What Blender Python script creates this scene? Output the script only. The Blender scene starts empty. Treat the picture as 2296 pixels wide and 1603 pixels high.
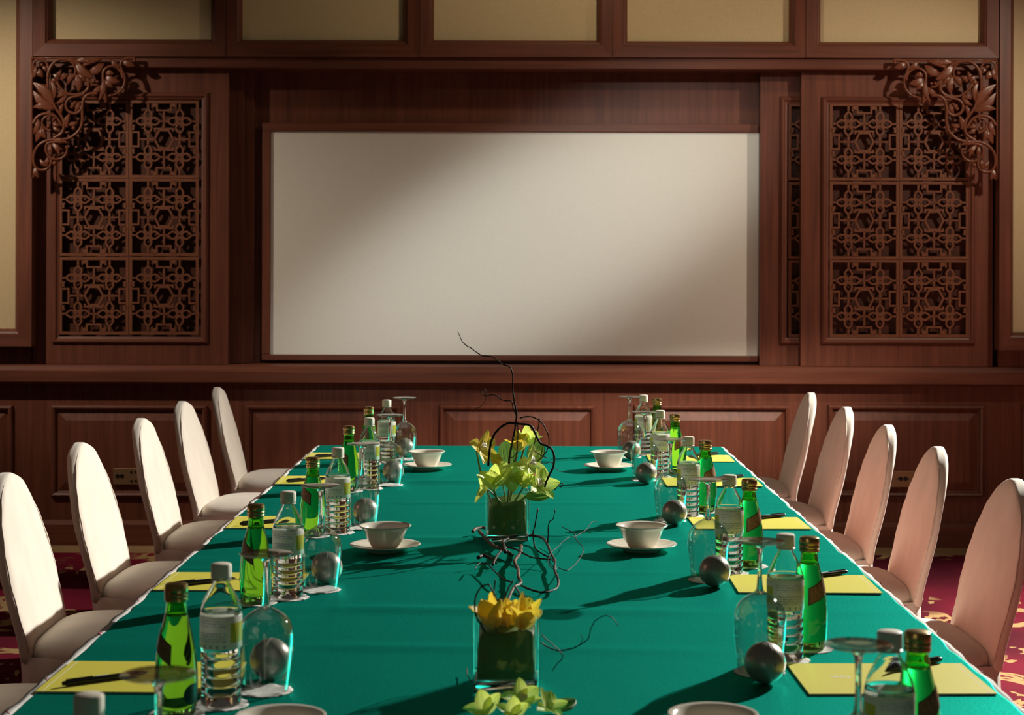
import bpy, math, random
from mathutils import Vector, Matrix, Quaternion, noise
random.seed(7)
PI = math.pi
SC = bpy.context.scene
COL = SC.collection

# ------------------------------------------------------------------ camera
F = 3880.0            # focal length in pixels of the 2296 x 1603 frame
CX, CY = 1168.0, 607.0
CAMZ = 1.417
ROLL = 0.003
TABLE_Z = 0.75
cam_d = bpy.data.cameras.new('camera')
cam = bpy.data.objects.new('camera', cam_d)
COL.objects.link(cam)
cam_d.sensor_fit = 'HORIZONTAL'
cam_d.sensor_width = 36.0
cam_d.lens = F / 2296.0 * 36.0
cam_d.shift_x = -(CX - 1148.0) / 2296.0
cam_d.shift_y = -(801.5 - CY) / 2296.0
cam_d.clip_start = 0.05
cam.matrix_world = Matrix.Translation((0, 0, CAMZ)) @ Matrix.Rotation(PI / 2, 4, 'X') @ Matrix.Rotation(ROLL, 4, 'Z')
cam_d.dof.use_dof = True
cam_d.dof.focus_distance = 4.7
cam_d.dof.aperture_fstop = 9.0
SC.camera = cam

# ------------------------------------------------------------------ world, lamps, exposure
SC.view_settings.view_transform = 'Standard'
SC.view_settings.look = 'None'
SC.view_settings.gamma = 1.0
SC.view_settings.use_curve_mapping = False
SC.view_settings.exposure = 0.0
world = bpy.data.worlds.new('world')
SC.world = world
world.use_nodes = True
wb = world.node_tree.nodes['Background']
wb.inputs[0].default_value = (1.0, 0.80, 0.66, 1)
wb.inputs[1].default_value = 0.03


def spot(name, loc, target, power, angle, blend, radius, color=(1, 1, 1), scale=(1, 1), twist=0.0):
    d = bpy.data.lights.new(name, 'SPOT')
    d.energy = power
    d.spot_size = math.radians(angle)
    d.spot_blend = blend
    d.shadow_soft_size = radius
    d.color = color
    o = bpy.data.objects.new(name, d)
    COL.objects.link(o)
    q = (Vector(target) - Vector(loc)).to_track_quat('-Z', 'Y')
    o.matrix_world = Matrix.Translation(loc) @ q.to_matrix().to_4x4() @ Matrix.Rotation(twist, 4, 'Z') @ Matrix.Diagonal((scale[0], scale[1], 1, 1))
    return o


# key lamp high on the right beside the panelled wall
spot('key_spotlight', (4.2, 8.1, 3.45), (0.7, 2.3, 0.5), 3300, 126, 1.0, 0.05, (1.0, 0.965, 0.88))
# added spot, scaled to a slanted oval, imitating a window beam on the screen
spot('screen_band_light', (0.3, 4.4, 3.3), (0.12, 9.0, 1.60), 500, 42, 1.0, 0.12, (0.96, 0.98, 0.90), (1.0, 0.35), math.radians(27))
# ceiling lamps left and right of the wall
spot('left_wall_spotlight', (-3.7, 7.0, 3.2), (-2.25, 8.95, 1.5), 230, 58, 1.0, 0.04, (1.0, 0.84, 0.66))
spot('right_wall_spotlight', (3.3, 6.9, 3.2), (1.5, 8.95, 1.65), 175, 60, 1.0, 0.04, (1.0, 0.84, 0.66))
spot('wainscot_fill', (1.5, 5.4, 3.3), (0.35, 8.92, 0.44), 900, 48, 1.0, 0.05, (1.0, 0.84, 0.68), (1.0, 0.24))  # added fill, squeezed flat to brighten the wainscot and miss the screen
spot('upper_panel_fill', (0.5, 7.6, 3.5), (0.45, 8.85, 2.65), 30, 130, 1.0, 0.08, (1.0, 0.82, 0.58), (1.6, 1.0))  # added fill lifting the upper fabric panels, no known fixture
# added warm soft fill from the left for the shaded chair fronts
spot('warm_fill', (-5.2, 4.2, 3.1), (1.3, 5.8, 0.6), 80, 50, 0.8, 0.7, (1.0, 0.50, 0.36))

# ------------------------------------------------------------------ helpers


def P(px, py, Y):
    u, v = px - CX, py - CY
    u, v = u + v * ROLL, v - u * ROLL
    return Vector((u * Y / F, Y, CAMZ - v * Y / F))


def rect(x0, y0, x1, y1, Y):
    """world x0,x1,z0,z1 of a rectangle seen in the wall plane at depth Y"""
    mx, my = (x0 + x1) / 2, (y0 + y1) / 2
    return P(x0, my, Y).x, P(x1, my, Y).x, P(mx, y1, Y).z, P(mx, y0, Y).z


def link(o, parent=None):
    COL.objects.link(o)
    if parent:
        o.parent = parent
    return o


class MB:
    def __init__(s):
        s.v, s.f = [], []

    def add(s, vs, fs):
        n = len(s.v)
        s.v += [tuple(p) for p in vs]
        s.f += [tuple(i + n for i in f) for f in fs]
        return s

    def box(s, x0, x1, y0, y1, z0, z1):
        return s.add([(x0, y0, z0), (x1, y0, z0), (x1, y1, z0), (x0, y1, z0), (x0, y0, z1), (x1, y0, z1), (x1, y1, z1), (x0, y1, z1)],
                     [(0, 3, 2, 1), (4, 5, 6, 7), (0, 1, 5, 4), (1, 2, 6, 5), (2, 3, 7, 6), (3, 0, 4, 7)])

    def rings(s, rs, closed=True, cap0=False, cap1=False, loop=False):
        n = len(rs[0])
        vs = [p for r in rs for p in r]
        fs = []
        m = len(rs)
        for i in range(m if loop else m - 1):
            j = (i + 1) % m
            for k in range(n if closed else n - 1):
                l = (k + 1) % n
                fs.append((i * n + k, i * n + l, j * n + l, j * n + k))
        if cap0:
            fs.append(tuple(range(n))[::-1])
        if cap1:
            fs.append(tuple(range((m - 1) * n, m * n)))
        return s.add(vs, fs)

    def lathe(s, prof, seg=32, c=(0, 0, 0), cap0=False, cap1=False, rf=None):
        rs = []
        for r, z in prof:
            rs.append([(c[0] + r * math.cos(2 * PI * k / seg) * (rf(k / seg, z) if rf else 1), c[1] + r * math.sin(2 * PI * k / seg) * (rf(k / seg, z) if rf else 1), c[2] + z) for k in range(seg)])
        return s.rings(rs, True, cap0, cap1)

    def tube(s, pts, rad, sides=6, flat=1.0, cap=True):
        pts = [Vector(p) for p in pts]
        if not hasattr(rad, '__len__'):
            rad = [rad] * len(pts)
        rs = []
        up = Vector((0, -1, 0))
        prev = None
        for i, p in enumerate(pts):
            t = (pts[min(i + 1, len(pts) - 1)] - pts[max(i - 1, 0)])
            if t.length < 1e-9:
                t = Vector((0, 0, 1))
            t.normalize()
            if prev is None:
                a = up - t * up.dot(t)
                if a.length < 0.05:
                    a = Vector((1, 0, 0)) - t * t.x
            else:
                a = prev - t * prev.dot(t)
            a.normalize()
            prev = a
            b = t.cross(a)
            rs.append([p + (a * math.cos(2 * PI * k / sides) * flat + b * math.sin(2 * PI * k / sides)) * rad[i] for k in range(sides)])
        return s.rings(rs, True, cap, cap)

    def frame(s, x0, x1, z0, z1, prof):
        """mitred rectangular moulding; prof = [(inset, y)]"""
        rs = [[(x0 + d, y, z0 + d), (x1 - d, y, z0 + d), (x1 - d, y, z1 - d), (x0 + d, y, z1 - d)] for d, y in prof]
        return s.rings(rs, True)

    def ribbon(s, pts, w, y0, y1, closed=False):
        """flat bar following pts (x,z), width w, between depths y0 (front) and y1"""
        n = len(pts)
        L, R = [], []
        for i in range(n):
            a = Vector(pts[(i - 1) % n] if closed or i > 0 else pts[i])
            b = Vector(pts[(i + 1) % n] if closed or i < n - 1 else pts[i])
            c = Vector(pts[i])
            d1 = (c - a).normalized() if (c - a).length > 1e-9 else None
            d2 = (b - c).normalized() if (b - c).length > 1e-9 else None
            d1 = d1 or d2
            d2 = d2 or d1
            t = d1 + d2
            if t.length < 1e-6:
                t = d1
            t.normalize()
            nr = Vector((-t.y, t.x))
            m = max(0.5, abs(nr.dot(Vector((-d1.y, d1.x)))))
            L.append(c + nr * (w / 2 / m))
            R.append(c - nr * (w / 2 / m))
        rs = []
        for i in range(n):
            rs.append([(L[i].x, y0, L[i].y), (R[i].x, y0, R[i].y), (R[i].x, y1, R[i].y), (L[i].x, y1, L[i].y)])
        return s.rings(rs, True, not closed, not closed, loop=closed)

    def mesh(s, name, mat, smooth=False):
        me = bpy.data.meshes.new(name)
        me.from_pydata(s.v, [], s.f)
        if mat is not None:
            me.materials.append(M[mat] if isinstance(mat, str) else mat)
        if smooth:
            me.polygons.foreach_set('use_smooth', [True] * len(me.polygons))
        me.update()
        return me

    def build(s, name, mat, parent=None, smooth=False, bevel=0, sub=0, edge=False, loc=None, fixn=True, stiles=None):
        me = s.mesh(name, mat, smooth)
        if stiles:
            me.materials.append(M[stiles])
            for p in me.polygons:
                p.material_index = 1 if p.index % 4 in (1, 3) else 0
        if fixn:
            import bmesh
            bm = bmesh.new()
            bm.from_mesh(me)
            bmesh.ops.recalc_face_normals(bm, faces=bm.faces)
            bm.to_mesh(me)
            bm.free()
        o = bpy.data.objects.new(name, me)
        link(o, parent)
        if loc is not None:
            o.location = loc
        if bevel:
            b = o.modifiers.new('bevel', 'BEVEL')
            b.width = bevel
            b.segments = 2
            b.limit_method = 'ANGLE'
        if sub:
            m = o.modifiers.new('sub', 'SUBSURF')
            m.levels = sub
            m.render_levels = sub
        if edge:
            me.set_sharp_from_angle(angle=math.radians(38))
        return o


def tag(o, label=None, cat=None, group=None, kind=None):
    if label:
        o['label'] = label
    if cat:
        o['category'] = cat
    if group:
        o['group'] = group
    if kind:
        o['kind'] = kind
    return o


def thing(name, label, cat, loc=(0, 0, 0), rotz=0, group=None):
    o = bpy.data.objects.new(name, None)
    o.empty_display_size = 0.05
    link(o)
    o.location = loc
    o.rotation_euler = (0, 0, rotz)
    return tag(o, label, cat, group)


def dup(root, loc, rotz, label, **kw):
    r = root.copy()
    link(r)
    r.location = loc
    r.rotation_euler = (0, 0, rotz)
    r['label'] = label
    for ch in list(root.children):
        c = ch.copy()
        link(c, r)
        for g in list(ch.children):
            d = g.copy()
            link(d, c)
    return r


def shared(name, mesh, parent, loc=(0, 0, 0), rot=(0, 0, 0)):
    o = bpy.data.objects.new(name, mesh)
    link(o, parent)
    o.location = loc
    o.rotation_euler = rot
    return o


def smooth_pts(pts, n=4):
    """Catmull-Rom through pts"""
    pts = [Vector(p) for p in pts]
    out = []
    for i in range(len(pts) - 1):
        p0, p1, p2, p3 = pts[max(i - 1, 0)], pts[i], pts[i + 1], pts[min(i + 2, len(pts) - 1)]
        for k in range(n):
            t = k / n
            out.append(0.5 * ((2 * p1) + (p2 - p0) * t + (2 * p0 - 5 * p1 + 4 * p2 - p3) * t * t + (3 * p1 - p0 - 3 * p2 + p3) * t ** 3))
    out.append(pts[-1])
    return out


ORD = ['first', 'second', 'third', 'fourth', 'fifth', 'sixth', 'seventh']

# ------------------------------------------------------------------ materials
M = {}


def new_mat(name):
    m = bpy.data.materials.new(name)
    m.use_nodes = True
    M[name] = m
    nt = m.node_tree
    return m, nt, nt.nodes['Principled BSDF']


def N(nt, t, **kw):
    n = nt.nodes.new(t)
    for k, v in kw.items():
        setattr(n, k, v)
    return n


def plain(name, col, rough=0.5, metal=0.0, spec=0.5, coat=0.0, trans=0.0, ior=1.45, bump=None, sheen=0.0):
    m, nt, b = new_mat(name)
    b.inputs['Base Color'].default_value = (*col, 1)
    b.inputs['Roughness'].default_value = rough
    b.inputs['Metallic'].default_value = metal
    b.inputs['Specular IOR Level'].default_value = spec
    b.inputs['Coat Weight'].default_value = coat
    b.inputs['Transmission Weight'].default_value = trans
    b.inputs['IOR'].default_value = ior
    b.inputs['Sheen Weight'].default_value = sheen
    if bump:
        sc, st, dist = bump
        tc = N(nt, 'ShaderNodeTexCoord')
        no = N(nt, 'ShaderNodeTexNoise')
        no.inputs['Scale'].default_value = sc
        no.inputs['Detail'].default_value = 4
        bp = N(nt, 'ShaderNodeBump')
        bp.inputs['Strength'].default_value = st
        bp.inputs['Distance'].default_value = dist
        nt.links.new(tc.outputs['Object'], no.inputs['Vector'])
        nt.links.new(no.outputs['Fac'], bp.inputs['Height'])
        nt.links.new(bp.outputs['Normal'], b.inputs['Normal'])
    return m


def ramp(nt, stops, interp='LINEAR'):
    r = N(nt, 'ShaderNodeValToRGB')
    r.color_ramp.interpolation = interp
    while len(r.color_ramp.elements) < len(stops):
        r.color_ramp.elements.new(0.5)
    for e, (p, c) in zip(r.color_ramp.elements, stops):
        e.position = p
        e.color = (*c, 1) if len(c) == 3 else c
    return r


def wood(name, scale, dark, light, rough=0.44):
    m, nt, b = new_mat(name)
    g = N(nt, 'ShaderNodeNewGeometry')
    mp = N(nt, 'ShaderNodeMapping')
    mp.inputs['Scale'].default_value = scale
    n1 = N(nt, 'ShaderNodeTexNoise')
    n1.inputs['Scale'].default_value = 1.0
    n1.inputs['Detail'].default_value = 6
    n1.inputs['Roughness'].default_value = 0.6
    n1.inputs['Distortion'].default_value = 0.3
    n2 = N(nt, 'ShaderNodeTexNoise')
    n2.inputs['Scale'].default_value = 1.6
    n2.inputs['Detail'].default_value = 2
    r = ramp(nt, [(0.25, dark), (0.75, light)])
    mx = N(nt, 'ShaderNodeMix', data_type='RGBA', blend_type='MULTIPLY')
    mx.inputs['Factor'].default_value = 0.45
    r2 = ramp(nt, [(0.3, (0.55, 0.5, 0.48)), (0.7, (1.0, 1.0, 1.0))])
    nt.links.new(g.outputs['Position'], mp.inputs['Vector'])
    nt.links.new(mp.outputs['Vector'], n1.inputs['Vector'])
    nt.links.new(g.outputs['Position'], n2.inputs['Vector'])
    nt.links.new(n1.outputs['Fac'], r.inputs['Fac'])
    nt.links.new(n2.outputs['Fac'], r2.inputs['Fac'])
    nt.links.new(r.outputs['Color'], mx.inputs['A'])
    nt.links.new(r2.outputs['Color'], mx.inputs['B'])
    nt.links.new(mx.outputs['Result'], b.inputs['Base Color'])
    b.inputs['Roughness'].default_value = rough
    b.inputs['Specular IOR Level'].default_value = 0.28
    bp = N(nt, 'ShaderNodeBump')
    bp.inputs['Strength'].default_value = 0.06
    bp.inputs['Distance'].default_value = 0.002
    nt.links.new(n1.outputs['Fac'], bp.inputs['Height'])
    nt.links.new(bp.outputs['Normal'], b.inputs['Normal'])


WD, WL = (0.098, 0.030, 0.017), (0.205, 0.067, 0.038)
wood('wood_v', (38, 38, 1.6), WD, WL)
wood('wood_h', (1.6, 38, 38), WD, WL)
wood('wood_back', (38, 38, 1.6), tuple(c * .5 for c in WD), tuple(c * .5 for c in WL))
wood('wood_lattice', (14, 14, 3), (0.17, 0.060, 0.030), (0.22, 0.082, 0.042), 0.42)
wood('wood_carved', (10, 10, 10), (0.14, 0.042, 0.020), (0.20, 0.064, 0.032), 0.30)


def cloth(name, col, rough=0.9, scale=(600, 600, 600), amt=0.25, bump=0.15, sheen=0.0):
    m, nt, b = new_mat(name)
    g = N(nt, 'ShaderNodeNewGeometry')
    mp = N(nt, 'ShaderNodeMapping')
    mp.inputs['Scale'].default_value = scale
    n1 = N(nt, 'ShaderNodeTexNoise')
    n1.inputs['Scale'].default_value = 1.0
    n1.inputs['Detail'].default_value = 3
    c0 = tuple(c * (1 - amt) for c in col)
    c1 = tuple(min(1, c * (1 + amt)) for c in col)
    r = ramp(nt, [(0.3, c0), (0.7, c1)])
    nt.links.new(g.outputs['Position'], mp.inputs['Vector'])
    nt.links.new(mp.outputs['Vector'], n1.inputs['Vector'])
    nt.links.new(n1.outputs['Fac'], r.inputs['Fac'])
    nt.links.new(r.outputs['Color'], b.inputs['Base Color'])
    b.inputs['Roughness'].default_value = rough
    b.inputs['Specular IOR Level'].default_value = 0.15
    b.inputs['Sheen Weight'].default_value = sheen
    if bump:
        bp = N(nt, 'ShaderNodeBump')
        bp.inputs['Strength'].default_value = bump
        bp.inputs['Distance'].default_value = 0.001
        nt.links.new(n1.outputs['Fac'], bp.inputs['Height'])
        nt.links.new(bp.outputs['Normal'], b.inputs['Normal'])
    return m


cloth('felt', (0.001, 0.076, 0.054), 0.95, (250, 250, 250), 0.35, 0.35)


def felt_gloss():
    """the brushed nap throws light forward: a broad tinted lobe over the dark weave"""
    nt = M['felt'].node_tree
    b = nt.nodes['Principled BSDF']
    b.inputs['Specular IOR Level'].default_value = 0.0
    g = N(nt, 'ShaderNodeBsdfAnisotropic')
    g.inputs['Color'].default_value = (0.03, 0.92, 0.72, 1)
    g.inputs['Roughness'].default_value = 0.47
    for l in list(nt.links):
        if l.to_socket == b.inputs['Normal']:
            nt.links.new(l.from_socket, g.inputs['Normal'])
    mx = N(nt, 'ShaderNodeMixShader')
    mx.inputs['Fac'].default_value = 0.34
    nt.links.new(b.outputs[0], mx.inputs[1])
    nt.links.new(g.outputs[0], mx.inputs[2])
    nt.links.new(mx.outputs[0], nt.nodes['Material Output'].inputs['Surface'])


felt_gloss()
cloth('wall_fabric', (0.58, 0.46, 0.27), 0.9, (260, 260, 260), 0.10, 0.1)
cloth('screen', (0.72, 0.70, 0.64), 0.8, (120, 120, 120), 0.02, 0.0)
cloth('white_cloth', (0.90, 0.87, 0.82), 0.9, (300, 300, 300), 0.05, 0.1)
cloth('skirt_cloth', (0.50, 0.19, 0.14), 0.9, (300, 300, 300), 0.05, 0.1)
cloth('cream_cover', (0.86, 0.77, 0.66), 0.8, (14, 14, 8), 0.05, 0.0, 0.2)
cloth('doily', (0.86, 0.82, 0.78), 0.9, (900, 900, 900), 0.12, 0.4)
cloth('notepad', (0.88, 0.79, 0.10), 0.42, (500, 500, 500), 0.06, 0.05)
M['notepad'].node_tree.nodes['Principled BSDF'].inputs['Specular IOR Level'].default_value = 0.9
plain('paper', (0.85, 0.83, 0.76), 0.8)
plain('pen_black', (0.012, 0.012, 0.014), 0.28)
plain('pen_print', (0.75, 0.75, 0.75), 0.5)
plain('cap_white', (0.88, 0.80, 0.66), 0.42)
plain('gold', (0.50, 0.34, 0.12), 0.30, 1.0)
plain('ceramic', (0.80, 0.74, 0.62), 0.14, coat=0.4)
plain('brass', (0.32, 0.20, 0.10), 0.45, 0.7)
plain('socket_black', (0.01, 0.01, 0.01), 0.4)
plain('red_thread', (0.45, 0.03, 0.10), 0.7)
plain('candy_blue', (0.10, 0.28, 0.62), 0.25)
plain('candy_pale', (0.35, 0.52, 0.75), 0.25)
plain('candy_white', (0.82, 0.82, 0.84), 0.25)
plain('lip_red', (0.42, 0.02, 0.07), 0.5)
plain('lip_white', (0.86, 0.80, 0.62), 0.5)
plain('twig', (0.032, 0.014, 0.009), 0.5, spec=0.2, bump=(90, 0.5, 0.002))
plain('twig_pale', (0.11, 0.060, 0.034), 0.5, spec=0.25, bump=(90, 0.5, 0.002))
plain('bottle_oval', (0.012, 0.045, 0.025), 0.4)
plain('silver', (0.42, 0.385, 0.33), 0.34, 0.55)
plain('silver_seam', (0.20, 0.19, 0.18), 0.5, 0.5)
plain('glass', (1, 1, 1), 0.0, trans=1.0, ior=1.46)
plain('water_body', (0.97, 1.0, 0.985), 0.01, trans=1.0, ior=1.33)
plain('green_glass', (0.26, 0.74, 0.14), 0.01, trans=1.0, ior=1.36)
plain('green_neck', (0.16, 0.66, 0.16), 0.01, trans=1.0, ior=1.36)
plain('dark_metal', (0.05, 0.05, 0.05), 0.5, 0.6)


def thin_glass(name, lo=0.05, hi=0.7, tint=(0.955, 0.965, 0.96)):
    m, nt, b = new_mat(name)
    out = nt.nodes['Material Output']
    tr = N(nt, 'ShaderNodeBsdfTransparent')
    tr.inputs['Color'].default_value = (*tint, 1)
    gl = N(nt, 'ShaderNodeBsdfGlossy')
    gl.inputs['Roughness'].default_value = 0.02
    lw = N(nt, 'ShaderNodeLayerWeight')
    lw.inputs['Blend'].default_value = 0.42
    mr = N(nt, 'ShaderNodeMapRange')
    mr.inputs['To Min'].default_value = lo
    mr.inputs['To Max'].default_value = hi
    mx = N(nt, 'ShaderNodeMixShader')
    nt.links.new(lw.outputs['Facing'], mr.inputs['Value'])
    pw = N(nt, 'ShaderNodeMath', operation='POWER')
    pw.inputs[1].default_value = 2.0
    nt.links.new(lw.outputs['Facing'], pw.inputs[0])
    nt.links.new(pw.outputs[0], mr.inputs['Value'])
    nt.links.new(mr.outputs['Result'], mx.inputs['Fac'])
    nt.links.new(tr.outputs[0], mx.inputs[1])
    nt.links.new(gl.outputs[0], mx.inputs[2])
    nt.links.new(mx.outputs[0], out.inputs['Surface'])


thin_glass('thin_glass')
thin_glass('foot_glass', 0.16, 0.85, (0.80, 0.80, 0.78))


def petal_mat(name, c0, c1, trl=0.4):
    m, nt, b = new_mat(name)
    out = nt.nodes['Material Output']
    tc = N(nt, 'ShaderNodeTexCoord')
    sx = N(nt, 'ShaderNodeSeparateXYZ')
    mr = N(nt, 'ShaderNodeMapRange')
    mr.inputs['From Max'].default_value = 0.045
    r = ramp(nt, [(0.0, c1), (0.75, c0)])
    nt.links.new(tc.outputs['Object'], sx.inputs[0])
    nt.links.new(sx.outputs['X'], mr.inputs['Value'])
    nt.links.new(mr.outputs['Result'], r.inputs['Fac'])
    nt.links.new(r.outputs['Color'], b.inputs['Base Color'])
    b.inputs['Roughness'].default_value = 0.45
    tl = N(nt, 'ShaderNodeBsdfTranslucent')
    nt.links.new(r.outputs['Color'], tl.inputs['Color'])
    mx = N(nt, 'ShaderNodeMixShader')
    mx.inputs['Fac'].default_value = trl
    nt.links.new(b.outputs[0], mx.inputs[1])
    nt.links.new(tl.outputs[0], mx.inputs[2])
    nt.links.new(mx.outputs[0], out.inputs['Surface'])


petal_mat('petal_lime', (0.74, 0.84, 0.16), (0.82, 0.86, 0.36), 0.5)
petal_mat('petal_yellow', (0.92, 0.68, 0.06), (0.90, 0.76, 0.22), 0.5)
petal_mat('leaf_green', (0.13, 0.24, 0.045), (0.17, 0.28, 0.06), 0.4)
petal_mat('stem_green', (0.12, 0.20, 0.03), (0.20, 0.26, 0.06), 0.15)


def label_mat():
    """white water label: lines of small print, lime blocks at its ends; angle and height in object space"""
    m, nt, b = new_mat('water_label')
    tc = N(nt, 'ShaderNodeTexCoord')
    sx = N(nt, 'ShaderNodeSeparateXYZ')
    nt.links.new(tc.outputs['Object'], sx.inputs[0])
    at = N(nt, 'ShaderNodeMath', operation='ARCTAN2')
    nt.links.new(sx.outputs['Y'], at.inputs[0])
    nt.links.new(sx.outputs['X'], at.inputs[1])

    def math_(op, a, bv):
        n = N(nt, 'ShaderNodeMath', operation=op)
        for i, q in enumerate((a, bv)):
            if isinstance(q, (int, float)):
                n.inputs[i].default_value = q
            elif q is not None:
                nt.links.new(q, n.inputs[i])
        return n.outputs[0]
    # fold angle: u in -1..1 within four repeated panels
    u = math_('PINGPONG', math_('ADD', at.outputs[0], PI / 2 + 2 * PI), PI / 2)   # 0..pi/2
    z = sx.outputs['Z']
    green = math_('MULTIPLY', math_('GREATER_THAN', u, 0.98), math_('MULTIPLY', math_('GREATER_THAN', z, 0.098), math_('LESS_THAN', z, 0.128)))
    lines = math_('LESS_THAN', math_('FRACT', math_('MULTIPLY', z, 260.0), None), 0.42)
    intext = math_('MULTIPLY', math_('LESS_THAN', u, 0.78), math_('MULTIPLY', math_('GREATER_THAN', z, 0.100), math_('LESS_THAN', z, 0.132)))
    gap = math_('GREATER_THAN', math_('ABSOLUTE', math_('SUBTRACT', z, 0.117), None), 0.0035)
    nz = N(nt, 'ShaderNodeTexNoise')
    nz.inputs['Scale'].default_value = 420
    nt.links.new(tc.outputs['Object'], nz.inputs['Vector'])
    ink = math_('GREATER_THAN', nz.outputs['Fac'], 0.44)
    text = math_('MULTIPLY', math_('MULTIPLY', lines, intext), math_('MULTIPLY', ink, gap))
    icon = math_('MULTIPLY', math_('LESS_THAN', math_('ABSOLUTE', math_('SUBTRACT', z, 0.0925), None), 0.0026),
                 math_('LESS_THAN', math_('PINGPONG', u, 0.17), 0.055))
    icon = math_('MULTIPLY', icon, math_('LESS_THAN', u, 0.75))
    m1 = N(nt, 'ShaderNodeMix', data_type='RGBA')
    m1.inputs['A'].default_value = (0.74, 0.72, 0.62, 1)
    m1.inputs['B'].default_value = (0.52, 0.48, 0.04, 1)
    nt.links.new(green, m1.inputs['Factor'])
    m2 = N(nt, 'ShaderNodeMix', data_type='RGBA')
    m2.inputs['B'].default_value = (0.28, 0.34, 0.38, 1)
    nt.links.new(m1.outputs['Result'], m2.inputs['A'])
    nt.links.new(math_('MAXIMUM', text, icon), m2.inputs['Factor'])
    nt.links.new(m2.outputs['Result'], b.inputs['Base Color'])
    b.inputs['Roughness'].default_value = 0.3
    # thin paper film: some light passes
    tl = N(nt, 'ShaderNodeBsdfTranslucent')
    nt.links.new(m2.outputs['Result'], tl.inputs['Color'])
    mx = N(nt, 'ShaderNodeMixShader')
    mx.inputs['Fac'].default_value = 0.35
    nt.links.new(b.outputs[0], mx.inputs[1])
    nt.links.new(tl.outputs[0], mx.inputs[2])
    nt.links.new(mx.outputs[0], nt.nodes['Material Output'].inputs['Surface'])


label_mat()


def neck_label_mat():
    m, nt, b = new_mat('neck_label')
    tc = N(nt, 'ShaderNodeTexCoord')
    w = N(nt, 'ShaderNodeTexNoise')
    w.inputs['Scale'].default_value = 260
    nt.links.new(tc.outputs['Object'], w.inputs['Vector'])
    r = ramp(nt, [(0.42, (0.25, 0.115, 0.05)), (0.58, (0.36, 0.19, 0.09))])
    nt.links.new(w.outputs['Fac'], r.inputs['Fac'])
    nt.links.new(r.outputs['Color'], b.inputs['Base Color'])
    b.inputs['Roughness'].default_value = 0.4


neck_label_mat()
plain('neck_label_rim', (0.09, 0.06, 0.03), 0.4)


def carpet_mat():
    m, nt, b = new_mat('carpet')
    g = N(nt, 'ShaderNodeNewGeometry')
    sx = N(nt, 'ShaderNodeSeparateXYZ')
    nt.links.new(g.outputs['Position'], sx.inputs[0])
    mp = N(nt, 'ShaderNodeMapping')
    mp.inputs['Scale'].default_value = (2.3, 1.7, 1)
    nt.links.new(g.outputs['Position'], mp.inputs['Vector'])
    n1 = N(nt, 'ShaderNodeTexNoise')
    n1.inputs['Scale'].default_value = 1.35
    n1.inputs['Detail'].default_value = 2.2
    n1.inputs['Distortion'].default_value = 3.4
    nt.links.new(mp.outputs['Vector'], n1.inputs['Vector'])
    n3 = N(nt, 'ShaderNodeTexNoise')
    n3.inputs['Scale'].default_value = 0.62
    n3.inputs['Detail'].default_value = 1
    nt.links.new(mp.outputs['Vector'], n3.inputs['Vector'])
    r1 = ramp(nt, [(0.0, (0, 0, 0)), (0.55, (1, 1, 1)), (0.68, (0, 0, 0))], 'CONSTANT')
    nt.links.new(n1.outputs['Fac'], r1.inputs['Fac'])
    r3 = ramp(nt, [(0.49, (0, 0, 0)), (0.52, (1, 1, 1))])
    nt.links.new(n3.outputs['Fac'], r3.inputs['Fac'])
    mm = N(nt, 'ShaderNodeMath', operation='MULTIPLY')
    nt.links.new(r1.outputs['Color'], mm.inputs[0])
    nt.links.new(r3.outputs['Color'], mm.inputs[1])
    # ground colour: claret, with dark bands running along the room
    wv = N(nt, 'ShaderNodeTexNoise')
    wv.inputs['Scale'].default_value = 0.9
    nt.links.new(g.outputs['Position'], wv.inputs['Vector'])
    rg = ramp(nt, [(0.35, (0.07, 0.004, 0.011)), (0.62, (0.21, 0.008, 0.026))])
    nt.links.new(wv.outputs['Fac'], rg.inputs['Fac'])
    mx = N(nt, 'ShaderNodeMix', data_type='RGBA')
    mx.inputs['B'].default_value = (0.40, 0.25, 0.105, 1)
    nt.links.new(mm.outputs[0], mx.inputs['Factor'])
    nt.links.new(rg.outputs['Color'], mx.inputs['A'])
    # plain beige border along the panelled wall
    gt = N(nt, 'ShaderNodeMath', operation='GREATER_THAN')
    gt.inputs[1].default_value = 8.66
    nt.links.new(sx.outputs['Y'], gt.inputs[0])
    m2 = N(nt, 'ShaderNodeMix', data_type='RGBA')
    m2.inputs['B'].default_value = (0.34, 0.21, 0.10, 1)
    nt.links.new(gt.outputs[0], m2.inputs['Factor'])
    nt.links.new(mx.outputs['Result'], m2.inputs['A'])
    nt.links.new(m2.outputs['Result'], b.inputs['Base Color'])
    b.inputs['Roughness'].default_value = 0.95
    b.inputs['Specular IOR Level'].default_value = 0.1


carpet_mat()

# ------------------------------------------------------------------ room shell
WY = 8.92       # face of the lower wall panelling
XL, XR = -3.3, 3.05
ZT = 3.25
floor = MB().box(-4.5, 4.5, -1.0, 9.2, -0.05, 0).build('floor', 'carpet')
tag(floor, kind='structure')
wall = MB().box(XL, XR, 9.04, 9.2, 0, ZT).box(XL, XR, WY, 9.04, 0, 0.93).build('wall_back', 'wood_v')
tag(wall, kind='structure')
# wall fields left and right of the sliding doors (behind the framed side panels)
bx0, bx1, bz0, bz1 = rect(-300, 128, 74, 818, 8.90)
MB().box(XL, bx1, 8.885, 9.04, 0.93, ZT).build('side_field', 'wood_v', wall)
bx0, bx1, bz0, bz1 = rect(2238, 128, 2500, 818, 8.90)
MB().box(bx0, XR, 8.885, 9.04, 0.93, ZT).build('side_field', 'wood_v', wall)

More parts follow.
